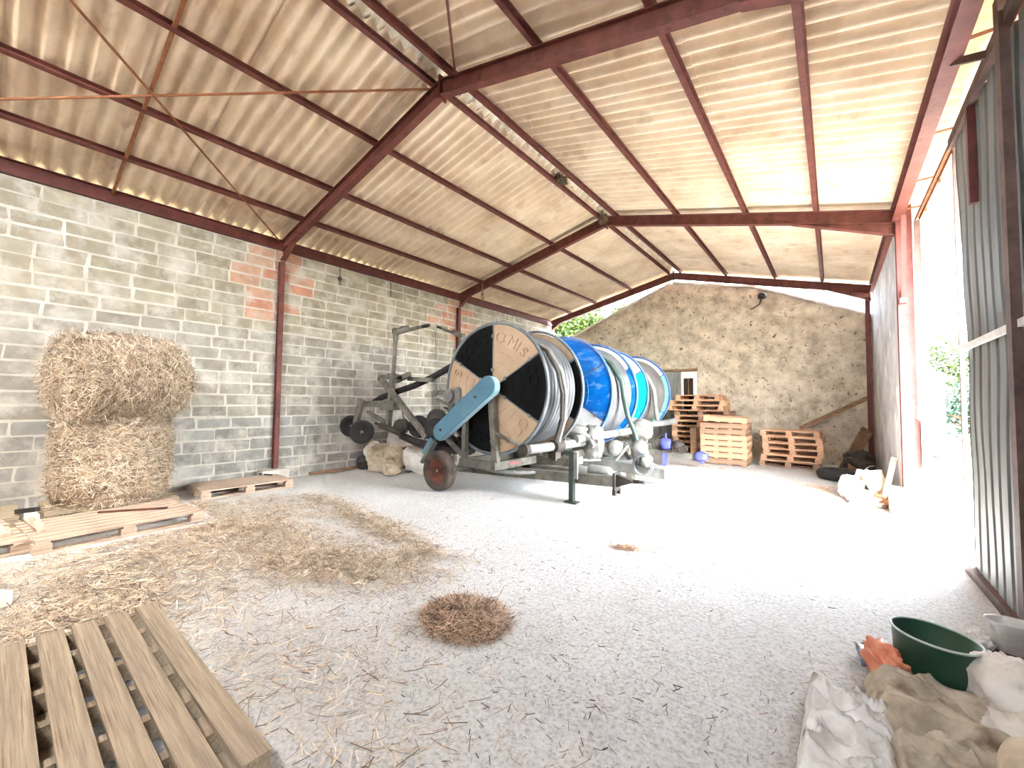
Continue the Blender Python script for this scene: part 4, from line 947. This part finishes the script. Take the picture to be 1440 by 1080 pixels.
def bale(name, label, make_pt, n, seed, org, core):
    """core: MB with packed body (material 0); fibres on the surface (material 1)"""
    r = random.Random(seed); core.two = True
    for _ in range(n):
        p, nn, tdir = make_pt(r)
        rv = V((r.gauss(0, 1), r.gauss(0, 1), r.gauss(0, 1)))
        d = (rv - nn * rv.dot(nn) * (0.75 if r.random() < 0.85 else 0.2)) * 0.8 + tdir * r.choice((-1, 1)) * 0.9
        fibre(core, p + nn * r.uniform(-0.01, 0.03), d, nn, r.uniform(0.07, 0.22), r.uniform(0.0035, 0.007), r, 0.5)
    ob = core.build(name, [M_core, M_straw], None, org)
    return tag(ob, label, 'straw bale', 'round straw bales')
def rough_cyl(m, a, b, r0, seed, amp=0.05, ra=None, rb=None, segs=56, n=26):
    a, b = V(a), V(b); d, s_, u = basis(b - a); L = (b - a).length
    prof = [(0.02, 0.0), (0.4, -0.015), (0.8, 0.0), (0.90, 0.04), (0.96, 0.10), (1.0, 0.22)] + [(1.0, 0.22 + (L - 0.44) * i / n) for i in range(1, n)] + [(1.0, L - 0.22), (0.96, L - 0.10), (0.90, L - 0.04), (0.8, L), (0.4, L + 0.015), (0.02, L)]
    vs = []
    for k in range(segs):
        t = 2 * PI * k / segs
        for rr, h in prof:
            R_ = r0 + ((ra - r0) * (1 - h / L) if ra else 0) + ((rb - r0) * (h / L) if rb else 0)
            e = s_ * math.cos(t) + u * math.sin(t)
            q = a + e * rr * R_ + d * h
            q += e * amp * (fbm(q * 2.6 + V((seed, 0, 0)), 4)) * min(1, rr + 0.3) + d * (amp * 0.6 * fbm(q * 3 + V((0, seed, 0)), 3) if rr < 0.99 else 0)
            vs.append(q)
    q = len(prof)
    m.add(vs, [(k * q + i, ((k + 1) % segs) * q + i, ((k + 1) % segs) * q + i + 1, k * q + i + 1) for k in range(segs) for i in range(q - 1)], 0, True)
    def pt(r):
        t = r.uniform(0, 2 * PI); e = s_ * math.cos(t) + u * math.sin(t)
        if r.random() < 0.30:
            rad = r0 * math.sqrt(r.random()); end = r.random() < 0.5
            p = a + e * rad + d * (0 if end else L); nn = -d if end else d
            p += d * amp * 0.6 * fbm(p * 3 + V((0, seed, 0)), 3)
            return p, nn, V((-e.y, e.x, 0)) * 0.3 + e.cross(d) * 0.6
        h = r.uniform(0, L); edge = min(h, L - h)
        R_ = r0 * (1.0 if edge > 0.22 else 0.90 + 0.45 * edge)
        p = a + e * R_ + d * h; p += e * amp * fbm(p * 2.6 + V((seed, 0, 0)), 4)
        return p, e, e.cross(d)
    return pt
m = MB(); pf = rough_cyl(m, (0.72, -2.30, 0.15), (0.73, -2.30, 1.26), 0.575, 5, 0.055, ra=0.60, rb=0.55)
bale('straw_bale', 'lower round straw bale standing on the pallet by the block wall', pf, 15000, 5, (0.66, -2.30, 0.15), m)
m = MB(); pf = rough_cyl(m, (1.06, -2.78, 1.76), (0.66, -1.80, 1.78), 0.565, 9, 0.055)
bale('straw_bale', 'upper round straw bale lying on its side on top of the other bale', pf, 17000, 9, (0.8, -2.3, 1.2), m)
# strewn straw on the floor
def inside_pallet(x, y):
    return (0.05 < x < 2.5 and -4.3 < y < -1.55) or (0.1 < x < 1.0 and -1.4 < y < -0.05) or (4.75 < x < 6.75 and -3.75 < y < -2.6)
def strew(name, label, patches, seed, cat='straw', lenr=(0.04, 0.15), wr=(0.003, 0.0055), cols=None):
    r = random.Random(seed); m = MB()
    for (cx_, cy_, rx, ry, ang, n, hh) in patches:
        ca, sa = math.cos(ang), math.sin(ang)
        for _ in range(n):
            a, b = r.gauss(0, 0.5), r.gauss(0, 0.5)
            x = cx_ + a * rx * ca - b * ry * sa; y = cy_ + a * rx * sa + b * ry * ca
            if inside_pallet(x, y) or x < 0.06 or x > 9.1 or (x > 9.0 and y > 4.4): continue
            g = math.exp(-(a * a + b * b) * 2.0); cl = 0.5 + 0.5 * noise.noise(V((x * 5, y * 5, seed)))
            if r.random() > 0.35 + 0.9 * cl: continue
            z = 0.004 + 1.6 * hh * g * max(0, cl - 0.25) * 1.5 * r.random()
            t = r.uniform(0, 2 * PI); d = V((math.cos(t), math.sin(t), r.gauss(0, 0.12 + 2.0 * hh)))
            fibre(m, V((x, y, z + 0.006)), d, V((r.gauss(0, .3), r.gauss(0, .3), 1)), r.uniform(*lenr), r.uniform(*wr), r, 0.4, r.choice(cols) if cols else None)
    for v in m.v: v.z = max(v.z, 0.002)
    ob = m.build(name, M_straw); return tag(ob, label, cat, kind='stuff')
strew('strewn_straw', 'loose pale straw scattered over the floor between the bales and the foreground pallet',
      [(3.6, -2.5, 1.6, 1.3, 0.2, 14000, 0.06), (4.4, -2.95, 0.7, 0.5, 0, 5500, 0.05), (2.75, -1.55, 0.9, 0.8, 0.4, 5500, 0.09), (4.75, -1.35, 1.0, 0.45, 0.35, 6000, 0.09), (3.7, -1.35, 1.5, 0.5, 0.1, 4200, 0.05),
       (2.2, -0.75, 1.1, 0.5, 0.3, 2000, 0.03), (4.0, -0.42, 1.4, 0.26, -0.12, 4500, 0.06), (2.4, -0.2, 0.8, 0.25, 0.1, 1200, 0.03), (1.45, -1.55, 0.5, 0.3, 0.3, 1500, 0.10), (5.2, -0.75, 0.35, 0.3, 0, 900, 0.07), (6.9, -2.35, 1.2, 0.4, 0.1, 500, 0.0), (5.9, -2.2, 1.0, 0.5, 0.3, 700, 0.0)], 21)
strew('chaff', 'dark bits of chaff and twigs scattered over the whole concrete floor',
      [(6.0, 0.2, 3.2, 2.6, 0, 1500, 0), (5.6, -1.4, 2.2, 1.2, 0, 1300, 0), (7.5, -1.6, 1.2, 1.0, 0, 600, 0), (7.3, 3.5, 1.8, 2.8, 0, 500, 0)], 22, 'chaff', (0.010, 0.06), (0.002, 0.005), [(96, 72, 54), (120, 92, 70), (70, 52, 40), (150, 120, 92)])
strew('strewn_straw', 'thin orange-brown straw on the floor in front of the low pallet stack and the white sacks',
      [(8.2, 5.9, 0.7, 0.4, -0.6, 600, 0.03), (6.67, 0.79, 0.14, 0.07, 0.2, 160, 0.02), (6.2, 7.3, 1.2, 0.4, 0, 300, 0.0), (8.95, 5.0, 0.25, 0.3, 0, 300, 0.05)], 23, cols=[(190, 140, 92), (206, 160, 112), (160, 112, 74)])
# the brown heap in the middle of the floor
r = random.Random(61); m = MB(); m.two = True
m.blob((6.36, -1.26, 0.0), (0.50, 0.42, 0.11), 28, 14, 0.35, 3.0, 7, flat=-0.01)
for _ in range(3400):
    a = r.uniform(0, 2 * PI); q = math.sqrt(r.random()) * (1.0 + 0.12 * r.random()); x, y = 0.32 * q * math.cos(a), 0.27 * q * math.sin(a)
    lump = 0.75 + 0.5 * noise.noise(V((x * 9, y * 9, 3)))
    z = 0.105 * max(0, 1 - (q * 0.92) ** 2) * lump + 0.006
    t = r.uniform(0, 2 * PI); d = V((math.cos(t), math.sin(t), r.gauss(0, 0.35)))
    fibre(m, V((6.36 + x, -1.26 + y, z)), d, V((x * 2, y * 2, 1)), r.uniform(0.03, 0.13), r.uniform(0.0025, 0.005), r, 1.0, r.choice([(200, 172, 144), (162, 132, 106), (122, 96, 76), (214, 188, 160), (90, 68, 54), (180, 150, 124)]))
for v in m.v: v.z = max(v.z, 0.002)
tag(m.build('straw_heap', [mat('brown_straw_core', (66, 50, 38), (116, 92, 72), 14.0, 0.95, bump=0.6), M_straw], None, (6.36, -1.26, 0)), 'small brown heap of straw alone in the middle of the floor', 'straw heap')

# ================================================================== litter behind the reels and by the post
M_sackW = mat('white_sack', (206, 200, 188), (232, 228, 218), 4.0, 0.6, bump=0.6, bscale=9, third=((170, 156, 134), 5.0, 0.58, 0.72))
M_sackB = mat('beige_sack', (176, 160, 134), (212, 198, 172), 5.0, 0.75, bump=0.6, bscale=10, third=((126, 104, 78), 4.0, 0.58, 0.74))
def crumple(name, c, size, m_, label, cat, seed, rz=0.0, amp=0.28, amp2=0.07, flat=-0.9, pw=0.7, freq=2.2, tilt=None, freq2=5.0):
    k = MB(); rot = Rz(rz)
    if tilt: rot = rot @ tilt
    k.blob((0, 0, 0), size, 44, 30, amp, freq, seed, 0, rot, flat=None, pw=pw, amp2=amp2, freq2=freq2)
    zmin = -c[2] + 0.004
    for v in k.v: v.z = max(v.z, zmin)
    ob = k.build(name, m_); ob.location = c
    return tag(ob, label, cat)
crumple('wrinkled_sack', (0.75, 1.95, 0.25), (0.75, 0.55, 0.62), M_sackB, 'crumpled beige sack on the floor under the sprinkler cart', 'sack', 3, 0.3)
crumple('wrinkled_sack', (1.25, 1.75, 0.12), (0.36, 0.30, 0.26), M_sackB, 'small pale sack lying between the beige sack and the wheel', 'sack', 4, 0.3)
crumple('wrinkled_sack', (1.45, 2.35, 0.28), (0.8, 0.5, 0.6), M_sackW, 'white crumpled sack half hidden behind the wheel of the nearest reel', 'sack', 5, 0.2)
crumple('wrinkled_sack', (0.28, 1.95, 0.42), (0.42, 0.30, 0.30), M_sackW, 'white rolled sack standing tilted at the block wall under the cart wheels', 'sack', 6, 0.2, tilt=Ry(-0.6), amp=0.12)
crumple('dark_bundle', (0.22, 1.85, 0.14), (0.34, 0.4, 0.30), M_iron, 'dark bundle on the floor against the block wall under the cart wheels', 'bundle', 7)
k = MB(); k.lathe([(0.0, 0.26), (0.285, 0.26), (0.30, 0.20), (0.30, -0.22), (0.285, -0.28), (0, -0.28)], (0, 0, 0), (0.3, 0.0, 1), 30)
ob = k.build('white_drum', M_white); ob.location = (0.42, 2.62, 0.74); tag(ob, 'white plastic drum behind the sprinkler cart, at the block wall', 'drum')
k = MB(); k.box((0, 0, 0), (0.7, 0.5, 0.46)); ob = k.build('crate', M_oldwood); ob.location = (0.45, 2.62, 0.23); tag(ob, 'low wooden crate carrying the white drum behind the sprinkler cart', 'crate')

crumple('wrinkled_sack', (8.62, 5.42, 0.17), (0.34, 0.30, 0.36), M_sackW, 'white crumpled bag leaning forward beside the red door post, furthest left of the litter', 'sack', 12)
crumple('wrinkled_sack', (8.80, 5.62, 0.22), (0.34, 0.3, 0.42), M_sackW, 'white crumpled bag behind the cream bucket', 'sack', 13)
crumple('wrinkled_sack', (8.74, 5.12, 0.10), (0.42, 0.26, 0.18), M_sackW, 'flat white bag under the cream bucket', 'sack', 14, -0.2)
crumple('rubble_lump', (8.76, 4.95, 0.06), (0.42, 0.24, 0.16), M_plinth, 'flat white lump of rubble at the foot of the leaning stick', 'rubble', 15, pw=0.5)
t = empty('bucket', (8.90, 5.25, 0.22), 'cream bucket lying tilted on white bags beside the red door post', 'bucket'); o = t.location
k = MB(); k.lathe([(0, -0.15), (0.115, -0.15), (0.14, 0.15), (0.148, 0.16), (0.135, 0.15), (0.11, -0.13), (0, -0.14)], (8.90, 5.25, 0.31), (-0.35, 0.35, 1), 26); k.build('pail', mat('cream_plastic', (214, 198, 162), (228, 214, 182), 4.0, 0.5), t, o)
k = MB(); d_ = V((-0.35, 0.35, 1)).normalized(); d1, s1, u1 = basis(d_); c0 = V((8.90, 5.25, 0.31)) + d_ * 0.14
k.tube([c0 + s1 * math.cos(a) * 0.15 + (u1 * 0.6 + d_ * 0.8) * math.sin(a) * 0.13 for a in [PI * i / 14 for i in range(15)]], 0.004, 6); k.build('handle', M_galv, t, o)
plank('loose_board', (8.94, 4.86, 0.0), (9.10, 5.02, 0.74), 0.07, 0.025, M_pw[0], 'pale stick of wood leaning against the plastered wall beside the red post', up=(0, 1, 0))
crumple('rubble_lump', (8.98, 5.0, 0.08), (0.22, 0.3, 0.26), M_rust, 'rusty brown lump between the leaning stick and the post footing', 'rubble', 16, pw=0.6)
k = MB(); k.box((0, 0, 0), (0.16, 0.07, 0.03), rot=Rz(-0.3)); ob = k.build('red_scrap', mat('bright_red_plastic', (190, 40, 34), (210, 60, 50), 4.0, 0.5)); ob.location = (8.60, 5.15, 0.02); tag(ob, 'small bright red scrap on the floor in front of the white bags', 'scrap')
k = MB(); n_ = 40; k.tube([(0.30 * math.cos(2 * PI * i / n_), 0.30 * math.sin(2 * PI * i / n_), 0) for i in range(n_)], 0.10, 14, closed=True)
ob = k.build('old_tyre', M_rubber); ob.location = (8.48, 7.42, 0.10); tag(ob, 'old black tyre lying flat on the floor between the low stack and the white bags', 'tyre')
crumple('dark_bundle', (8.82, 8.6, 0.20), (0.55, 0.8, 0.55), M_iron, 'dark heap of sheeting in the far right corner', 'heap', 18, amp=0.3)
k = MB(); k.prism([(0, 0), (0.36, 0.0), (0.0, 0.24)], (0, 0, 0), (1, 0, 0), (0, 0.3, 1), (0, 0.05, 0)); ob = k.build('triangular_offcut', M_oldwood); ob.location = (8.62, 8.12, 0.02); tag(ob, 'triangular board offcut in front of the dark heap in the corner', 'board')

# hanging bits under the roof
def hang(name, pts, r, m_, label, cat): 
    k = MB(); k.tube(pts, r, 6); return tag(k.build(name, m_, None, pts[0]), label, cat)
t = empty('hanging_chain', (0.06, 1.19, 4.40), 'short dark chain hanging from the eaves beam right of the first red post', 'chain'); o = t.location
for i in range(9):
    k = MB(); z = 4.36 - 0.042 * i; a = (i % 2) * PI / 2
    k.tube([(0.06 + 0.014 * math.cos(q) * math.cos(a), 1.19 + 0.014 * math.cos(q) * math.sin(a), z + 0.028 * math.sin(q)) for q in [2 * PI * s / 10 for s in range(10)]], 0.005, 5, closed=True)
    k.build('chain_link', M_iron, t, o)
k = MB(); k.blob((0.06, 1.19, 4.14), (0.07, 0.09, 0.10), 10, 8, 0.3, 3, 2); k.build('pulley_block', M_iron, t, o)
hang('wall_hook', [(0.02, 2.47, 4.36), (0.07, 2.47, 4.33), (0.08, 2.47, 4.10), (0.06, 2.49, 4.02), (0.03, 2.5, 4.06)], 0.010, M_iron, 'iron hook on the block wall under the eaves beam, between the red posts', 'hook')
t = empty('rope_bundle', (1.05, 4.70, 4.72), 'knotted pale rope hanging from the second rafter above the nearest reel', 'rope'); o = t.location
k = MB(); k.tube([(1.05, 4.66, 4.70), (1.05, 4.65, 4.45), (1.02, 4.65, 4.30), (1.06, 4.65, 4.22), (1.10, 4.65, 4.32), (1.06, 4.65, 4.44)], 0.014, 7); k.tube([(1.05, 4.65, 4.45), (1.09, 4.65, 4.34), (1.10, 4.65, 4.24)], 0.012, 7); k.build('rope', M_oldwood, t, o)
def nest(c, s, label, seed):
    r = random.Random(seed); m = MB(); m.two = True; m.blob(c, s, 14, 10, 0.4, 3, seed)
    for _ in range(260):
        e = V((r.gauss(0, 1), r.gauss(0, 1), r.gauss(0, 1))).normalized(); p = V(c) + V((e.x * s[0] / 2, e.y * s[1] / 2, e.z * s[2] / 2))
        fibre(m, p, V((r.gauss(0, 1), r.gauss(0, 1), r.gauss(0, .8))), e, r.uniform(0.06, 0.2), 0.006, r, 0.8, r.choice([(120, 92, 66), (90, 66, 46), (160, 130, 98)]))
    tag(m.build('bird_nest', [M_iron, M_straw], None, c), label, 'nest')
nest((4.50, 2.99, 5.64), (0.16, 0.34, 0.16), 'ragged bird nest on the ridge purlin halfway to the second rafter', 3)
nest((4.56, 4.62, 5.46), (0.14, 0.14, 0.18), 'bird nest at the ridge joint of the second rafter', 4)
t = empty('wall_lamp', (6.90, 9.84, 4.46), 'dark wall lamp with a dangling cable high on the gable wall', 'lamp'); o = t.location
k = MB(); k.lathe([(0, 0), (0.10, 0.02), (0.12, 0.12), (0.06, 0.18), (0, 0.19)], (6.90, 9.70, 4.42), (0.1, -0.3, 1), 18); k.build('lamp_head', M_iron, t, o)
k = MB(); k.tube([(6.90, 9.86, 4.5), (6.88, 9.75, 4.46), (6.84, 9.72, 4.30), (6.70, 9.74, 4.22), (6.62, 9.76, 4.20)], 0.02, 8); k.build('cable', M_iron, t, o)

# ================================================================== right foreground: tub, sacks, bucket
M_tub = mat('dark_green_plastic', (18, 52, 38), (34, 76, 56), 3.0, 0.38, bump=0.05, third=((70, 96, 80), 6.0, 0.6, 0.75))
M_tubrim = mat('pale_green_rim', (150, 168, 156), (182, 196, 186), 4.0, 0.4)  # paler green than the tub body
t = empty('plastic_tub', (8.785, -0.19, 0.03), 'round dark green plastic tub on the floor near the sliding door', 'tub'); o = t.location
ax = V((0.06, 0.03, 1)).normalized(); c0 = V((8.79, -0.20, 0.035))
k = MB(); k.lathe([(0, 0), (0.142, 0), (0.150, 0.02), (0.172, 0.24), (0.176, 0.255), (0.168, 0.255), (0.146, 0.03), (0, 0.018)], c0, ax, 44); k.build('tub_body', M_tub, t, o)
k = MB(); d1, s1, u1 = basis(ax); k.tube([c0 + ax * 0.258 + (s1 * math.cos(a) + u1 * math.sin(a)) * 0.175 for a in [2 * PI * i / 48 for i in range(48)]], 0.0065, 8, closed=True); k.build('rim', M_tubrim, t, o)
k = MB(); k.blob(c0 + ax * 0.03, (0.24, 0.24, 0.06), 20, 8, 0.3, 4, 3); k.build('residue', M_iron, t, o)
M_orange = mat('orange_plastic_bag', (196, 110, 76), (224, 150, 116), 5.0, 0.45, bump=0.6, bscale=10)
M_film = mat('dark_grey_film', (54, 54, 62), (92, 92, 100), 5.0, 0.4, bump=0.4)
crumple('plastic_bag', (8.60, -0.27, 0.09), (0.14, 0.24, 0.20), M_orange, 'crumpled orange plastic bag pressed against the left of the green tub', 'bag', 31, 0.4, amp=0.4, amp2=0.16, freq2=4)
def sheet(name, corner, ax_, ay_, nx_, ny_, zf, m_, label, cat, th=0.004):
    k = MB(); vs = []
    for i in range(nx_ + 1):
        for j in range(ny_ + 1):
            u, v = i / nx_, j / ny_; p = V(corner) + V(ax_) * u + V(ay_) * v
            q = zf(u, v, p); vs.append(p + V(q) if isinstance(q, tuple) else p + V((0, 0, q)))
    n = ny_ + 1
    k.add(vs, [(i * n + j, (i + 1) * n + j, (i + 1) * n + j + 1, i * n + j + 1) for i in range(nx_) for j in range(ny_)], 0, True)
    ob = k.build(name, m_, None, corner); md = ob.modifiers.new('solid', 'SOLIDIFY'); md.thickness = th; md.offset = 0
    return tag(ob, label, cat)
sheet('plastic_film', (8.47, 0.02, 0.012), (0.16, 0.10, 0), (0.03, -0.30, 0), 24, 24, lambda u, v, p: 0.02 + 0.05 * abs(noise.noise(p * 9)) + 0.05 * max(0, 0.4 - abs(u - 0.1)) * v, M_film, 'dark grey scrap of plastic film under the orange bag', 'film')
M_white2 = mat('grimy_white_plastic', (196, 192, 184), (234, 232, 226), 6.0, 0.4, bump=0.5, bscale=8, third=((120, 108, 92), 7.0, 0.58, 0.7))
M_jute = mat('grimy_beige_sacking', (150, 138, 118), (196, 184, 162), 7.0, 0.8, bump=0.5, bscale=16, third=((104, 88, 68), 6.0, 0.56, 0.72))
def ridge(x): return 1 - abs(2 * (x - math.floor(x + 0.5)))
def wr(p, f, seed, stretch=(1, 1)): 
    q = V((p.x * stretch[0], p.y * stretch[1], seed)); return abs(noise.noise(q * f)) 
def zf_white(u, v, p):
    e = min(u, 1 - u, v, 1 - v); edge = min(1, e * 9)
    z = 0.075 * edge ** 0.6 + 0.11 * edge * ((1 - wr(p, 6, 3, (0.55, 1.3))) ** 5 - 0.25) + 0.05 * edge * ((1 - wr(p, 13, 5, (0.6, 1.3))) ** 4 - 0.3)
    return (0.012 * noise.noise(p * 11), 0.012 * noise.noise(p * 13 + V((4, 4, 4))), max(0.004, z))
sheet('plastic_sack', (8.25, -1.32, 0.0), (0.33, -0.06, 0), (0.02, 0.74, 0), 70, 120, zf_white, M_white2, 'crumpled white plastic sack lying at the lower right, its folds facing the viewer', 'sack')
def zf_beige(u, v, p):
    e = min(u, 1 - u, v, 1 - v); edge = min(1, e * 7)
    z = 0.13 * edge ** 0.5 + 0.06 * edge * (noise.noise(p * 4)) + 0.06 * edge * ((1 - wr(p, 8, 8, (0.5, 1.5))) ** 5 - 0.25)
    return (0.01 * noise.noise(p * 9), 0.01 * noise.noise(p * 8 + V((4, 4, 4))), max(0.004, z))
sheet('plastic_sack', (8.52, -0.86, 0.0), (0.50, 0.04, 0), (-0.02, 0.50, 0), 70, 70, zf_beige, M_jute, 'grimy beige sack lying flat in front of the green tub', 'sack')
sheet('plastic_sack', (8.54, -1.45, 0.0), (0.48, 0.10, 0), (-0.01, 0.60, 0), 70, 80, lambda u, v, p: zf_white(u, v, p + V((3, 7, 0))) , M_jute, 'rumpled grey-beige sack at the bottom edge, right of the white sack', 'sack')
crumple('full_sack', (9.02, -1.02, 0.13), (0.30, 0.52, 0.28), M_sackB, 'rounded full beige sack in the bottom right corner', 'sack', 41, 0.1, amp=0.06, amp2=0.02, pw=0.85)
crumple('full_sack', (9.05, -0.36, 0.16), (0.30, 0.40, 0.32), M_sackW, 'bulging off-white sack at the right edge beside the green tub', 'sack', 42, 0.2, amp=0.14, amp2=0.10, pw=0.8)
crumple('wrinkled_sack', (9.03, -0.66, 0.10), (0.26, 0.30, 0.22), M_sackW, 'slumped off-white sack in front of the bulging one at the right edge', 'sack', 43, 0.2, amp=0.2, amp2=0.14, pw=0.8)
t = empty('small_pail', (9.20, 0.33, 0.0), 'small white pail with dark contents at the foot of the sliding door', 'pail'); o = t.location
k = MB(); k.lathe([(0, 0.10), (0.085, 0.10), (0.10, 0.26), (0.106, 0.27), (0.096, 0.265), (0.08, 0.12), (0, 0.115)], (9.20, 0.33, 0.0), (-0.05, 0.1, 1), 28); k.build('pail_body', M_white2, t, o)
k = MB(); k.lathe([(0, 0.005), (0.09, 0.005), (0.10, 0.03), (0.10, 0.11), (0, 0.12)], (9.19, 0.32, 0.0), (0, 0, 1), 28); k.build('pail_base', M_rimR, t, o)
crumple('clear_film', (9.04, 0.36, 0.06), (0.18, 0.22, 0.16), M_white2, 'crumpled pale plastic between the green tub and the small pail', 'film', 44, amp=0.4, amp2=0.4)

# ================================================================== outside: trees, hedge, outbuilding
M_leaf = attr_mat('leaf', rough=0.5, scale=3, amount=0.25, bump=0)
M_bark = mat('bark', (84, 66, 50), (122, 100, 80), 6.0, 0.9, bump=0.4)
def tree(base, h, crown, n, label, seed, cols, name='leafy_tree', cat='tree', group='trees outside'):
    r = random.Random(seed); t = empty(name, base, label, cat, group); o = V(base)
    k = MB(); k.tube([o, o + V((0.1, 0.05, h * 0.5)), o + V((0, 0, h * 0.95))], [0.16, 0.12, 0.03], 10)
    for i in range(7):
        a = 2.4 * i; z = h * (0.35 + 0.08 * i); k.tube([o + V((0.05, 0.02, z)), o + V((math.cos(a) * crown[0] * 0.4, math.sin(a) * crown[1] * 0.4, z + 0.5 * crown[2] * 0.4)), o + V((math.cos(a) * crown[0] * 0.75, math.sin(a) * crown[1] * 0.75, z + crown[2] * 0.35))], [0.07, 0.045, 0.012], 7)
    k.build('trunk', M_bark, t, o)
    k = MB(); c = o + V((0, 0, h))
    for _ in range(n):
        e = V((r.gauss(0, 1), r.gauss(0, 1), r.gauss(0, 1))).normalized(); q = r.random() ** 0.35
        p = c + V((e.x * crown[0], e.y * crown[1], e.z * crown[2])) * q * (0.85 + 0.35 * noise.noise(e * 2.2 + V((seed, 0, 0))))
        if p.z < 0.1: continue
        d = V((r.gauss(0, 1), r.gauss(0, 1), r.gauss(0, .6))).normalized(); nn = V((r.gauss(0, .6), r.gauss(0, .6), 1)).normalized(); s_ = d.cross(nn).normalized()
        L_ = r.uniform(0.12, 0.22)
        k.add([p - d * L_ * 0.5, p + s_ * L_ * 0.26, p + d * L_ * 0.5, p - s_ * L_ * 0.26], [(0, 1, 2, 3)], 0, False, lin(r.choice(cols)))
    k.build('foliage', M_leaf, t, o)
G1 = [(40, 58, 12), (56, 74, 18), (30, 46, 12), (70, 86, 24)]; G2 = [(22, 50, 36), (34, 62, 44), (20, 42, 30), (48, 76, 54)]
tree((-0.6, 13.2, 0), 4.5, (1.9, 1.7, 1.5), 14000, 'leafy tree showing over the left slope of the far gable', 1, G1)
tree((1.6, 14.2, 0), 5.0, (1.5, 1.4, 1.2), 9000, 'leafy tree showing in the narrow gap under the left roof edge, nearer the ridge', 2, G1)
tree((12.9, 24.0, 0), 3.2, (2.2, 2.0, 2.0), 7000, 'yellow-green tree seen through the open door, behind the outbuilding', 3, G1)
tree((12.6, 20.0, 0), 1.3, (1.3, 0.9, 1.3), 2600, 'blue-green bush below the tree seen through the open door', 4, G2, 'leafy_bush', 'bush')
t = empty('outbuilding', (10.4, 15.0, 0), 'small pale outbuilding with a low tiled roof seen through the open door', 'building'); o = t.location
k = MB(); k.box((10.1, 15.6, 1.2), (1.9, 2.4, 2.4)); k.build('walls', M_white, t, o)
k = MB(); k.prism([(-1.2, 0), (1.2, 0), (0, 0.55)], (10.1, 14.25, 2.36), (1, 0, 0), (0, 0, 1), (0, 2.7, 0)); k.build('roof', mat('roof_tiles', (176, 120, 96), (206, 150, 126), 6.0, 0.85), t, o)
